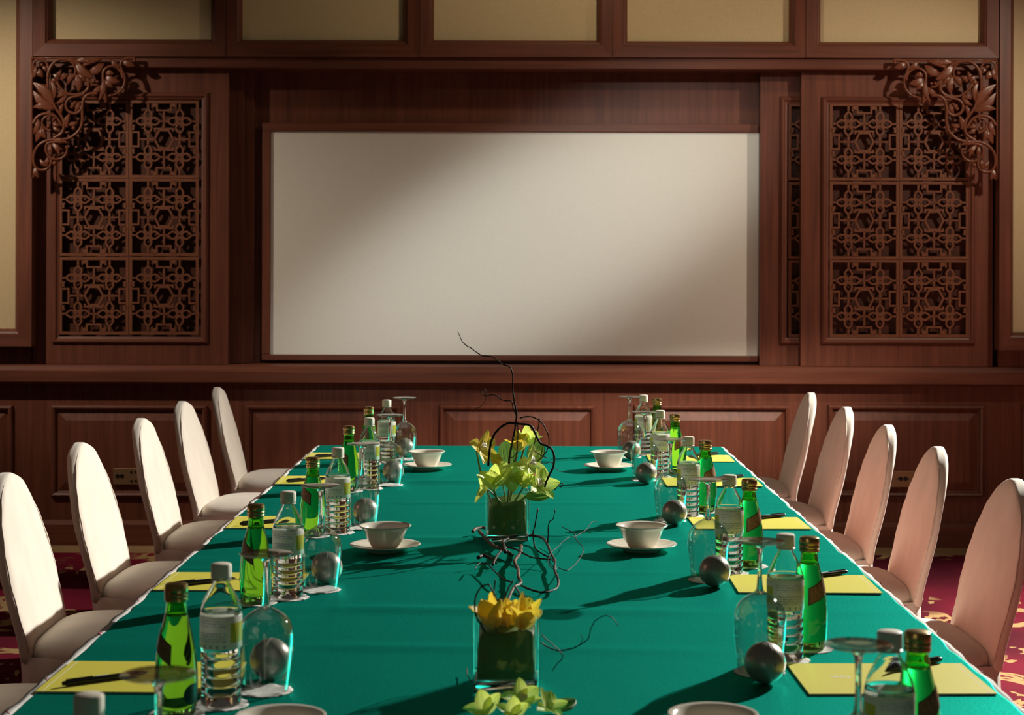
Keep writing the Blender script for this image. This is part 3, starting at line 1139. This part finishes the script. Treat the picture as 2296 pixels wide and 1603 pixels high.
def green_master(side):
    root = thing('green_bottle', 'x', 'bottle', group='green glass bottles on the table')
    H = .196
    # radius, z
    out = [(.0003, .006), (.018, .004), (.026, .0), (.0295, .004), (.0310, .020), (.0322, .045), (.0318, .065), (.0295, .090), (.0255, .112), (.0205, .135), (.0165, .152), (.0150, .162), (.0146, .172), (.0146, .178)]
    lvl = .148
    inn = [(.0120, .178), (.0122, .165), (.0138, .153), (.0150, lvl), (.008, lvl - .0006), (.0003, lvl - .0006)]
    MB().lathe(out + inn, 40).build('bottle_body', 'green_glass', root, smooth=True)
    gc = MB().lathe([(.0147, .170), (.0172, .1702), (.0176, .1745), (.0166, .176), (.0176, .1775), (.0178, .1805), (.0168, .182), (.0178, .1835), (.0176, .190), (.0166, .1945), (.0150, .1957), (.0002, .196)], 36)
    gc.build('screw_cap', 'gold', root, smooth=True, edge=True)

    def rad(z):
        for (r0, z0), (r1, z1) in zip(out[2:-1], out[3:]):
            if z0 <= z <= z1:
                return r0 + (r1 - r0) * (z - z0) / (z1 - z0)
        return .0146

    def patch(a0, a1, zc, slope, h, off, n=20):
        m = MB()
        rs = []
        for j in range(5):
            row = []
            for i in range(n + 1):
                a = a0 + (a1 - a0) * i / n
                z = zc + slope * (i / n - .5) + h * (j / 4 - .5)
                r = rad(z) + off
                row.append((r * math.cos(a), r * math.sin(a), z))
            rs.append(row)
        return m.rings(rs, closed=False)
    # seen from the camera (-y): angle -90 deg is the near side
    if side == 'L':
        a0, a1, sl = math.radians(-170), math.radians(-88), -.026
    else:
        a0, a1, sl = math.radians(-105), math.radians(-5), .024
    pl = patch(a0, a1, .106, sl, .030, .0010).build('neck_label', 'neck_label_rim', root, smooth=True)
    patch(a0 + .07, a1 - .07, .106, sl * .93, .0255, .0016).build('label_print', 'neck_label', pl, smooth=True)
    # oval dark label low on the bottle
    m = MB()
    rs = []
    for t in (0.02, .35, .7, 1.0):
        ring = []
        for i in range(24):
            b_ = 2 * PI * i / 24
            a = math.radians(-25 if side == 'L' else 170) + t * .52 * math.cos(b_)
            z = .034 + t * .016 * math.sin(b_)
            ring.append(((rad(z) + .0008) * math.cos(a), (rad(z) + .0008) * math.sin(a), z))
        rs.append(ring)
    m.rings(rs, True, True).build('oval_label', 'bottle_oval', root, smooth=True)
    return root


def glass_master():
    root = thing('wine_glass', 'x', 'glass', group='upturned wine glasses on the table')
    # standing upside down: rim at z=0, foot at the top
    H = .217
    outer = [(.0360, 0.0), (.0378, .015), (.0405, .035), (.0430, .058), (.0445, .078), (.0443, .090), (.0420, .101), (.0375, .1105), (.0300, .119), (.0205, .1255), (.0115, .1300), (.0065, .135)]
    bowl = MB().lathe(outer + [(max(.0055, r_ - .0009), z_) for r_, z_ in outer[::-1]], 48)
    bowl.build('bowl', 'thin_glass', root, smooth=True)
    MB().lathe([(.0352, .0007), (.0361, .0), (.0367, .0008), (.0359, .0016), (.0352, .0007)], 48).build('rim', 'thin_glass', root, smooth=True)
    MB().lathe([(.0001, .1265), (.0062, .128), (.0066, .134), (.0050, .143), (.0040, .155), (.0037, .175), (.0040, .192), (.0054, .202), (.0085, .2085), (.0001, .2095)], 24).build('stem', 'glass', root, smooth=True)
    MB().lathe([(.0001, .2090), (.0085, .2086), (.020, .2118), (.036, .2140), (.0408, .2148), (.0420, .2158), (.0408, .2168), (.020, .2165), (.0001, .2158)], 48).build('foot', 'foot_glass', root, smooth=True)
    return root


BR = .0335


def ball_master():
    root = thing('silver_ball', 'x', 'ball', group='silver balls beside the glasses')
    n = 20
    MB().lathe([(max(.00005, BR * math.sin(PI * i / n)), BR - BR * math.cos(PI * i / n)) for i in range(n + 1)], 40).build('shell', 'silver', root, smooth=True)
    ring = [(.0006 + (BR + .00005) * math.sin(a), -BR * math.cos(a) * .02, BR + (BR + .00005) * math.cos(a)) for a in [2 * PI * i / 60 for i in range(60)]]
    m = MB()
    pts = []
    for i in range(61):
        a = 2 * PI * i / 60
        pts.append((.012 * math.sin(a) * (BR / .0335), -math.sin(a) * BR * .934, BR + math.cos(a) * BR))
    m.tube(pts, .00035, 5)
    m.build('seam', 'silver_seam', root, smooth=True)
    return root


def pad_master():
    root = thing('notepad', 'x', 'notepad', group='yellow notepads on the table')
    MB().box(-.1475, .1475, -.104, .104, 0.0, .0022).build('sheets', 'paper', root)
    cv = MB().box(-.1485, .1485, -.105, .105, .0022, .0030).build('cover', 'notepad', root)
    MB().box(-.1385, -.1375, -.105, .105, .0030, .0031).build('spine_crease', 'paper', cv)
    m = MB()
    for i, (a, h) in enumerate(((0, .010), (.006, .006), (.011, .008), (.016, .005), (.021, .009), (.026, .006))):
        m.box(.062 + a, .0655 + a, -.012, -.012 + h, .00305, .0032)
    m.build('printed_mark', 'paper', cv)
    return root


def pen_master():
    root = thing('ballpoint_pen', 'x', 'pen', group='black pens on the notepads')

    def cyl(prof, nm, mt, par=root):
        m = MB()
        rs = [[(x, r * math.cos(2 * PI * k / 16), .0052 + r * math.sin(2 * PI * k / 16)) for k in range(16)] for x, r in prof]
        return m.rings(rs, True, True, True).build(nm, mt, par, smooth=True, edge=True)
    cyl([(-.072, .0006), (-.070, .0012), (-.060, .0040), (-.050, .0047), (.030, .0050), (.066, .0048)], 'barrel', 'pen_black')
    cyl([(.0662, .0036), (.0700, .0036), (.0722, .0026)], 'push_button', 'pen_black')
    MB().box(.022, .066, -.0012, .0012, .0100, .0114).build('clip', 'pen_black', root, bevel=.0004)
    MB().box(-.004, .016, -.0018, .0018, .01015, .01025).build('printed_mark', 'pen_print', root)
    return root


D0, W0, G0, BL0 = doily_master(), water_master(), glass_master(), ball_master()
GRL, GRR = green_master('L'), green_master('R')
PD0, PN0 = pad_master(), pen_master()
USED = set()


def place(master, loc, rz, label, rx=0):
    if master.name not in USED:
        USED.add(master.name)
        o = master
        o.location = loc
        o.rotation_euler = (rx, 0, rz)
        o['label'] = label
    else:
        o = dup(master, loc, rz, label)
        o.rotation_euler = (rx, 0, rz)
    return o


def onfelt(x, y, r=.04):
    z = max(felt_z(x + a, y + b_) for a in (-r, 0, r) for b_ in (-r, 0, r))
    return z + .0004


LY = [1.92, 2.739, 3.607, 4.478, 5.369, 6.10]
RY = [2.083, 2.88, 3.734, 4.619, 5.499, 6.20]
LX = [-.4005, -.402, -.416, -.407, -.4054, -.409]
RX = [.4075, .399, .4057, .401, .395, .391]
# measured standing points (x, y) of the bottles relative to the glasses
WOFF = {('L', 0): (-.058, -.09), ('L', 1): (-.052, -.08), ('L', 2): (-.050, -.075), ('L', 3): (-.056, -.09), ('L', 4): (-.060, -.09), ('L', 5): (-.055, -.02)}
for sd, xs, ys, row, grm in (('L', LX, LY, 'bright chair side', GRL), ('R', RX, RY, 'shaded chair side', GRR)):
    sg = -1 if sd == 'L' else 1
    for i in range(6):
        o_ = ORD[5 - i]
        gx, gy = xs[i], ys[i]
        end = '%s from panelled wall, %s' % (o_, row)

        def doily(x, y, what, rz):
            z = onfelt(x, y, .03)
            place(D0, (x, y, z), rz, 'white lace paper doily under the %s %s' % (what, end))
            return z + .0018
        jit = (lambda s_: random.uniform(-s_, s_))
        z = doily(gx, gy, 'wine glass', jit(1))
        place(G0, (gx, gy, z), jit(3), 'clear wine glass standing upside down, %s' % end)
        bx, by = gx + jit(.006), gy - sg * .078
        zb_ = max(onfelt(bx, by, .012), onfelt(bx, by, .002))
        if i > 0:
            place(BL0, (bx, by, zb_), .3 * sg + jit(.3), 'matt silver ball beside upturned glass, %s' % end)
        wx, wy = (gx + sg * .056, gy + sg * .086)
        z = doily(wx, wy, 'water bottle', jit(1)) if i > 0 or sd == 'R' else onfelt(wx, wy) + .0018
        place(W0, (wx, wy, z), (math.radians(-14) if sd == 'L' else math.radians(8)) + jit(.12), 'clear plastic water bottle with white cap, %s' % end)
        if sd == 'R' or i > 0:
            qx, qy = (gx + sg * .112, gy + sg * (.150 if sd == 'L' else .178))
            z = doily(qx, qy, 'green bottle', jit(1))
            place(grm, (qx, qy, z), jit(.12), 'green glass bottle with gold screw cap, %s' % end)
        if i > 0:
            py_ = gy + (.085 if sd == 'L' else -.052)
            px_ = -.612 if sd == 'L' else .602
            z = onfelt(px_, py_, .1)
            place(PD0, (px_, py_, z), (0 if sd == 'L' else PI) + jit(.02), 'yellow notepad lying flat at the table edge, %s' % end)
            pz = z + .0032
            if sd == 'L':
                place(PN0, (px_ - .055, py_ - .035, pz), math.radians(180 + 34), 'black ballpoint pen lying on yellow notepad, %s' % end)
            else:
                place(PN0, (px_ + .055, py_ + .075, pz), math.radians(33), 'black ballpoint pen lying on yellow notepad, %s' % end)

# ------------------------------------------------------------------ bowls, saucers, sweets


def bowl_master():
    root = thing('bowl', 'x', 'bowl', group='cream bowls on the table')
    out = [(.0003, .003), (.026, .002), (.0275, .0), (.0295, .001), (.0335, .006), (.0410, .018), (.0470, .032), (.0515, .043), (.0565, .0495), (.0618, .0525), (.0622, .0540), (.0612, .0548)]
    inn = [(.0555, .0520), (.0495, .0455), (.0450, .033), (.0390, .020), (.0300, .0085), (.0003, .0060)]
    MB().lathe(out + inn, 56).build('bowl_body', 'ceramic', root, smooth=True)
    return root


def saucer_master():
    out = [(.0003, .004), (.036, .004), (.040, .0), (.044, .0), (.046, .005), (.064, .0095), (.082, .0150), (.0842, .0166), (.0838, .0178)]
    inn = [(.080, .0170), (.062, .0118), (.046, .0078), (.034, .0070), (.0003, .0070)]
    o = MB().lathe(out + inn, 56).build('saucer', 'ceramic', None, smooth=True)
    tag(o, 'x', 'saucer', 'cream saucers on the table')
    return o


def candy(x, y, z, rz, mt, label):
    root = thing('wrapped_sweet', label, 'sweet', (x, y, z), rz, 'wrapped sweets in the bowls')
    m = MB()
    rs = []
    for t, r in ((-.010, .004), (-.007, .0072), (0, .0082), (.007, .0072), (.010, .004)):
        rs.append([(t, r * math.cos(2 * PI * k / 10), .008 + r * math.sin(2 * PI * k / 10) * .8) for k in range(10)])
    m.rings(rs, True, True, True).build('sweet', mt, root, smooth=True)
    for s_ in (-1, 1):
        rs = [[(s_ * .0095, -.002, .008), (s_ * .0095, 0, .0095), (s_ * .0095, .002, .008)], [(s_ * .018, -.008, .009), (s_ * .017, 0, .013), (s_ * .018, .008, .007)]]
        MB().rings(rs, closed=False).build('twisted_end', 'candy_white' if mt == 'candy_blue' else 'candy_blue', root, fixn=False)
    return root


B0, S0 = bowl_master(), saucer_master()
BOWLS = [(-.3205, 4.11, 'beside the tall twig vase, bright chair side', 3), (.290, 4.128, 'beside the tall twig vase, shaded chair side', 0),
         (-.314, 5.80, 'nearest the panelled wall, bright chair side', 1), (.296, 5.80, 'nearest the panelled wall, shaded chair side', 3),
         (-.325, 2.352, 'beside the leaf filled vase, bright chair side', 0), (.265, 2.369, 'beside the leaf filled vase, shaded chair side', 0)]
for x, y, ds, nc in BOWLS:
    z = onfelt(x, y, .045)
    place(S0, (x, y, z), 0, 'cream saucer under the bowl ' + ds)
    z += .0072
    place(B0, (x, y, z), 0, 'cream china bowl with flared rim ' + ds)
    for k in range(nc):
        a = k * 2.1 + x * 7
        candy(x + .017 * math.cos(a), y + .017 * math.sin(a), z + .0235 + .004 * (k % 2), a * 1.3, ['candy_blue', 'candy_white', 'candy_pale'][k], '%s wrapped sweet in the bowl %s' % (['blue', 'white', 'pale blue'][k], ds))

# ------------------------------------------------------------------ vases, orchids, twigs


def vase(x, y, w, h, label, rz):
    z = onfelt(x, y, .05)
    root = thing('glass_vase', label, 'vase', (x, y, z), rz)
    hw = w / 2

    def sq(h_, z_, r=.008):
        pts = []
        for cx, cy, a0 in ((1, 1, 0), (-1, 1, 90), (-1, -1, 180), (1, -1, 270)):
            for k in range(4):
                a = math.radians(a0 + 30 * k)
                pts.append((cx * (h_ - r) + r * math.cos(a), cy * (h_ - r) + r * math.sin(a), z_))
        return pts
    t = .0035
    MB().rings([sq(hw - .004, 0), sq(hw, .004), sq(hw, h - .002), sq(hw - .001, h), sq(hw - t + .0005, h), sq(hw - t, h - .002), sq(hw - t, .018), sq(hw - t - .003, .0165)], True, True, True).build('glass_body', 'thin_glass', root, smooth=True, edge=True)
    MB().rings([sq(hw - .006, .0006), sq(hw - .0015, .004), sq(hw - .0015, .0135), sq(hw - .006, .0155)], True, True, True).build('base_block', 'glass', root, smooth=True, edge=True)
    # broad leaf rolled inside as a lining
    rs = []
    for j in range(7):
        zz = .019 + (h * .80 - .019) * j / 6
        ring = []
        for p in sq(hw - t - .003, zz, .012):
            wv = .0012 * math.sin(p[0] * 140 + j) + .0010 * math.sin(p[1] * 170 + j * 1.7)
            dz = (.010 * math.sin(p[0] * 45 + 1) + .006 * math.sin(p[1] * 60)) * (j / 6) ** 2
            ring.append((p[0] * (1 + wv / hw - .012), p[1] * (1 + wv / hw - .012), p[2] + dz))
        rs.append(ring)
    lin = tag(MB().rings(rs, True, True, True).build('rolled_leaf', 'leaf_green', None, smooth=True), 'broad dark green leaf rolled inside ' + label.split(' on ')[0], 'leaf')
    lin.location = (x, y, z)
    lin.rotation_euler = (0, 0, rz)
    return root, z


VX1, VY1 = -.032, 4.25
VX2, VY2 = -.021, 2.785
_, VZ1 = vase(VX1, VY1, .105, .124, 'square glass vase with orchids and tall twig on green felt', .04)
_, VZ2 = vase(VX2, VY2, .104, .119, 'square glass vase with yellow petals just above its rim', -.03)


def petal_mesh(name, L, W, cup, curl, mat):
    m = MB()
    n, k = 8, 4
    g = []
    for i in range(n + 1):
        s_ = i / n
        wd = W / 2 * (math.sin(PI * (s_ * .86 + .11)) ** .85 if i < n else .10)
        row = []
        for j in range(-k, k + 1):
            v = j / k
            row.append((s_ * L, v * wd, cup * L * (s_ ** 1.5) + curl * L * s_ * s_ * s_ + .30 * wd * v * v + .0012 * math.sin(v * 9) * s_))
        g.append(row)
    m.rings(g, closed=False)
    me = m.mesh(name, mat, True)
    return me


PM = {}
for nm, mt in (('lime', 'petal_lime'), ('yellow', 'petal_yellow')):
    PM[nm] = [petal_mesh('petal', .047, .036, .25, -.10, mt), petal_mesh('petal', .044, .034, .50, .0, mt), petal_mesh('petal', .049, .033, .10, -.2, mt)]
LIP = petal_mesh('lip', .022, .017, .5, -.9, 'lip_white')
LIPR = petal_mesh('lip_tip', .010, .015, -.9, -.6, 'lip_red')


def orchid(px, py, Y, d, sc, col, label, spin=0.0, cup=0.0, stem_to=None, lip=True, group='orchid blooms'):
    p = P(px, py, Y)
    root = thing('orchid', label, 'flower', p, 0, group)
    root.rotation_mode = 'QUATERNION'
    qd = Vector(d).normalized().to_track_quat('Z', 'Y')
    root.rotation_quaternion = qd
    root.scale = (sc, sc, sc)
    for k in range(5):
        o = shared('petal', PM[col][k % 3], root, (0, 0, .0008 * (k % 2)), (0, -cup, spin + k * 2 * PI / 5))
    if lip:
        l = shared('lip', LIP, root, (.001, 0, .004), (0, -.5, spin + PI / 5))
        shared('lip_tip', LIPR, l, (.020, 0, -.006), (0, 0, 0))
        MB().tube([(0, 0, .002), (.003, 0, .010), (.008, 0, .015)], [.0035, .003, .0025], 6).build('column', 'lip_white', root, smooth=True)
    if stem_to is not None:
        v = qd.inverted() @ (Vector(stem_to) - p) / sc
        mid = v * .45 + Vector((0, 0, -.012))
        MB().tube(smooth_pts([Vector((0, 0, 0)), Vector((0, 0, -.008)), mid, v], 4), .0024, 6).build('stem', 'stem_green', root, smooth=True)
    return root


S1 = (VX1, VY1, VZ1 + .070)
S2 = (VX2, VY2, VZ2 + .060)
V1 = 'in the vase with the tall twig'
orchid(1075, 1006, 4.22, (.8, -.5, .25), 1.08, 'yellow', 'yellow orchid on curved stem leaning out over the tall twig vase', .3, .25, (VX1 - .03, VY1 - .02, VZ1 + .075))
orchid(1160, 1012, 4.30, (.15, -.2, 1), 1.05, 'yellow', 'yellow orchid with upright petals behind the green ones ' + V1, .5, .75, S1)
orchid(1178, 998, 4.33, (.35, .5, .9), 1.06, 'lime', 'green orchid standing highest at the back ' + V1, .1, .7, S1, False)
orchid(1184, 1042, 4.20, (.85, -.5, .2), 1.15, 'lime', 'lime orchid with white lip facing the shaded chairs ' + V1, .55, .1, S1)
orchid(1108, 1098, 4.17, (-.15, -.25, 1), 1.25, 'lime', 'lime green orchid opening upward like a lily ' + V1, .2, .75, S1)
orchid(1144, 1072, 4.16, (.1, -.7, .5), 0.98, 'lime', 'lime green orchid drooping at the middle ' + V1, 1.0, .1, S1, False)
orchid(1206, 1092, 4.17, (.6, -.45, .55), 1.10, 'lime', 'lime orchid with red spotted lip over the rim ' + V1, .9, .3, S1)
orchid(1172, 1092, 4.16, (.2, -.5, .8), 0.88, 'lime', 'small lime orchid low in the middle ' + V1, .4, .7, S1, False)
orchid(1092, 1098, 4.22, (-.8, -.3, .35), 0.90, 'lime', 'pale lime orchid hanging toward the brightly lit chairs ' + V1, .8, .2, S1, False)
orchid(1120, 1050, 4.26, (-.3, .3, .9), 0.77, 'yellow', 'narrow yellow bloom tucked between green orchids ' + V1, .2, .9, S1, False)
# blooms just above the rim of the leaf-filled vase
orchid(1112, 1408, 2.76, (-.35, -.1, 1), 1.15, 'yellow', 'yellow orchid with pointed petals at the rim of leaf filled vase', .6, .85, S2, False)
orchid(1166, 1410, 2.77, (.35, -.05, 1), 1.18, 'yellow', 'golden orchid leaning out at the rim of leaf filled vase', .1, .80, S2, False)
orchid(1140, 1412, 2.80, (0, -.2, 1), 1.05, 'yellow', 'deep yellow orchid in the middle of leaf filled vase', .9, .95, S2, False)
# cut blooms lying on the felt in front of the leaf-filled vase
orchid(1168, 1576, 2.596, (.30, -.50, .80), .76, 'lime', 'lime orchid with dark red lip lying on felt', .35, .35, None)
orchid(1092, 1600, 2.535, (-.2, -.45, .85), .74, 'lime', 'pale green orchid with rounded petals lying on felt', .9, .50, None, False)
orchid(1226, 1588, 2.565, (.5, -.3, .8), .66, 'lime', 'lime green orchid lying beside dark leaf on felt', .6, .25, None, False)
orchid(1150, 1608, 2.515, (.1, -.5, .85), .64, 'lime', 'whitish green orchid resting lowest among blooms on felt', .2, .6, None, False)


def broad_leaf(px, py, Y, L, W, d, spin, label, ribs=6):
    p = P(px, py, Y)
    m = MB()
    g = []
    n, k = 10, 8
    for i in range(n + 1):
        s_ = i / n
        wd = W / 2 * (math.sin(PI * (s_ * .88 + .1)) ** .6 if i < n else .08)
        g.append([(s_ * L, v / k * wd, .12 * L * s_ * s_ + .0035 * math.sin(v / k * ribs * PI) * math.sin(PI * s_)) for v in range(-k, k + 1)])
    o = m.rings(g, closed=False).build('leaf', 'leaf_green', None, smooth=True)
    o.name = 'broad_leaf'
    tag(o, label, 'leaf')
    o.location = p
    o.rotation_mode = 'QUATERNION'
    o.rotation_quaternion = Vector(d).normalized().to_track_quat('Z', 'Y') @ Quaternion((0, 0, 1), spin)
    return o


broad_leaf(1142, 1046, 4.35, .066, .052, (-.2, -1, .25), 1.75, 'pleated green leaf standing behind yellow orchid')
broad_leaf(1194, 1036, 4.38, .056, .046, (.2, -1, .2), 1.2, 'dark pleated leaf behind lime green orchids')
broad_leaf(1180, 1112, 4.17, .060, .035, (.1, -.6, .8), -.1, 'dark leaf hanging out over the vase rim', 2)
broad_leaf(1236, 1590, 2.60, .050, .032, (.2, -.25, .95), .1, 'dark leaf lying flat beside lime green orchid on felt', 2)

TWN = [0]


def twig(pts, r0, r1, label, mode=('Y', 4.2), n=4, mat='twig', group=None):
    """pts in photograph pixels with an optional own depth; mode Y: fixed depth, T: lying on the felt at height h"""
    wp = []
    m = len(pts)
    for i, p in enumerate(pts):
        if len(p) == 3:
            Y = p[2]
        elif mode[0] == 'Y':
            Y = mode[1] + (mode[2] - mode[1]) * i / (m - 1) if len(mode) > 2 else mode[1]
        else:
            h = mode[1] + (mode[2] - mode[1]) * i / (m - 1) if len(mode) > 2 else mode[1]
            v = (p[1] - CY) - (p[0] - CX) * ROLL
            Y = (CAMZ - TABLE_Z - h) * F / v
        q = P(p[0], p[1], Y)
        wp.append(q)
    o0 = wp[0].copy()
    sp = smooth_pts([q - o0 for q in wp], n)
    k = len(sp)
    sp = [s_ + Vector((random.uniform(-1, 1), random.uniform(-1, 1), random.uniform(-1, 1))) * .0005 for s_ in sp]
    o = MB().tube(sp, [(r0 + (r1 - r0) * i / (k - 1)) * (1 + .12 * math.sin(i * 1.9)) for i in range(k)], 7).build('willow_twig', mat, None, smooth=True)
    o.location = o0
    tag(o, label, 'twig', group)
    return o


twig([(1138, 1085), (1142, 1030), (1150, 985), (1157, 945), (1158, 925), (1153, 900), (1149, 870), (1150, 845), (1144, 824), (1126, 816), (1105, 800), (1080, 797), (1060, 783), (1040, 770), (1032, 755), (1026, 743)], .0028, .0009, 'tall thin willow twig reaching up before the pale screen', ('Y', 4.25), 5)
twig([(1159, 935), (1150, 912), (1146, 899), (1128, 897), (1108, 885), (1092, 888), (1082, 884), (1080, 876), (1085, 871), (1090, 880), (1088, 897), (1080, 910), (1066, 916)], .0016, .0007, 'fine twig curling into a small loop off the tall twig', ('Y', 4.25), 4)
twig([(1095, 1045), (1098, 1010), (1103, 985), (1118, 962), (1140, 949), (1165, 950), (1190, 955), (1200, 972), (1210, 992), (1226, 1000), (1238, 1008), (1243, 1030), (1238, 1052), (1227, 1075), (1221, 1092)], .0030, .0026, 'thick willow twig arching right over the orchids', ('Y', 4.15), 5)
twig([(1165, 938), (1180, 934), (1200, 937), (1215, 948), (1225, 965), (1231, 982), (1229, 1003), (1220, 1020), (1205, 1034)], .0018, .0012, 'thin willow twig curving outside the thick arch', ('Y', 4.22), 4)
twig([(1209, 936), (1208, 955), (1203, 972), (1199, 990), (1198, 1010), (1212, 1020), (1228, 1027)], .0015, .001, 'thin dark twig dropping beside the arch to the pleated leaf', ('Y', 4.2), 4)
twig([(1161, 945), (1161, 975), (1159, 1010), (1150, 1025), (1143, 1020), (1145, 1000), (1152, 985), (1148, 980)], .0012, .0009, 'thin twig knotted among the yellow petals', ('Y', 4.18), 4)
twig([(1212, 1037), (1222, 1040), (1235, 1036), (1245, 1050), (1258, 1058), (1272, 1056)], .001, .0006, 'wispy pale twig trailing off the arch', ('Y', 4.2), 4, 'twig_pale')
twig([(1235, 1088), (1242, 1083), (1250, 1086), (1256, 1092), (1262, 1088), (1260, 1083), (1252, 1088), (1244, 1097), (1236, 1098)], .0014, .001, 'knotted twig end poking out beside lime green orchid', ('Y', 4.22), 3)
# gnarled pieces lying between the two vases
twig([(1060, 1192), (1066, 1186), (1079, 1183), (1090, 1184)], .0042, .0036, 'pale stub of cut branch leaning on the tall twig vase', ('T', .018), 4, 'twig_pale')
twig([(1074, 1190), (1090, 1209), (1107, 1224), (1130, 1233), (1146, 1243)], .0042, .0046, 'stout bare branch lying at the foot of the tall twig vase', ('T', .014), 4, 'twig_pale')
twig([(1133, 1238), (1129, 1222), (1128, 1214), (1146, 1206), (1177, 1201), (1203, 1202), (1220, 1209), (1229, 1224), (1235, 1241), (1245, 1259), (1243, 1276), (1251, 1297), (1251, 1313), (1243, 1322), (1218, 1328), (1190, 1322), (1169, 1313)], .0040, .0022, 'thick gnarled branch bending in a wide bow on the felt', ('T', .022, .012), 5)
twig([(1168, 1224), (1166, 1241), (1154, 1258), (1161, 1276), (1163, 1293), (1168, 1307), (1155, 1315), (1146, 1328), (1139, 1348), (1133, 1372)], .0044, .0026, 'reddish crooked branch running between the two vases', ('T', .016, .03), 5, 'twig_pale')
twig([(1206, 1140), (1200, 1175), (1195, 1198), (1200, 1227), (1215, 1241), (1232, 1250)], .0016, .0020, 'dark twig rising from the gnarled bow', ('Y', 4.0, 3.95), 4)
twig([(1244, 1142), (1241, 1163), (1231, 1172), (1229, 1200), (1228, 1218)], .0010, .0016, 'short upright twig standing on the gnarled bow', ('Y', 3.98), 4)
twig([(1337, 1168), (1325, 1172), (1316, 1186), (1293, 1201), (1273, 1206), (1252, 1224), (1235, 1241), (1229, 1261), (1241, 1276), (1252, 1273), (1270, 1279), (1284, 1270), (1299, 1253), (1309, 1230), (1293, 1212), (1287, 1195), (1261, 1182)], .0008, .0010, 'fine looping twig spreading toward the empty looking bowl', ('T', .05, .04), 5)
twig([(1105, 1267), (1114, 1247), (1131, 1230), (1151, 1230), (1174, 1241), (1195, 1250), (1232, 1254), (1241, 1258)], .0030, .0014, 'dark twig crossing under the gnarled bow', ('T', .02), 5)
twig([(1065, 1276), (1073, 1264), (1091, 1264), (1108, 1279), (1125, 1296), (1146, 1305)], .0012, .0018, 'thin hooked twig beside the crooked branch', ('T', .02), 4)
twig([(1072, 1250), (1085, 1246), (1100, 1252), (1112, 1262)], .0045, .003, 'short dark broken branch end on the felt', ('T', .012), 4)
# twigs of the leaf-filled vase
twig([(1213, 1440), (1226, 1449), (1247, 1458), (1264, 1458), (1287, 1452), (1304, 1443), (1319, 1432), (1325, 1409), (1336, 1391), (1353, 1381), (1371, 1384), (1387, 1403)], .0014, .0006, 'long thin twig curling out of leaf filled vase over the felt', ('Y', 2.80), 5)
twig([(1214, 1422), (1226, 1435), (1244, 1449), (1262, 1470), (1250, 1487), (1238, 1504)], .0010, .0008, 'forked thin twig below the long curling one', ('Y', 2.79), 4)
twig([(1301, 1446), (1306, 1432), (1302, 1422)], .0006, .0005, 'tiny side shoot on the long curling twig', ('Y', 2.80), 3)
twig([(1088, 1417), (1073, 1391), (1065, 1371), (1066, 1342), (1076, 1319), (1094, 1310), (1105, 1325), (1114, 1345)], .0016, .0012, 'dark twig hooping up at the side of leaf filled vase', ('Y', 2.76), 4)
twig([(1111, 1300), (1105, 1328), (1088, 1371), (1079, 1400), (1090, 1425)], .0013, .0016, 'straight dark twig slanting into leaf filled vase', ('Y', 2.78), 4)
twig([(1151, 1302), (1140, 1319), (1131, 1342), (1128, 1362), (1136, 1372)], .0016, .0013, 'silvery twig knotted behind the yellow petals', ('Y', 2.9), 4, 'twig_pale')
twig([(1154, 1313), (1163, 1328), (1168, 1348), (1172, 1358), (1178, 1345), (1177, 1333)], .0016, .0013, 'silvery twig looping behind the golden orchid', ('Y', 2.9), 4, 'twig_pale')
twig([(1108, 1350), (1122, 1344), (1137, 1354), (1150, 1368), (1158, 1360)], .0018, .0014, 'silvery crossed twig lying over the vase rim', ('Y', 2.86), 4, 'twig_pale')
twig([(1047, 1499), (1048, 1513), (1054, 1524), (1064, 1530)], .0009, .0009, 'small pale hooked twig at the foot of leaf filled vase', ('T', .01), 4, 'twig_pale')
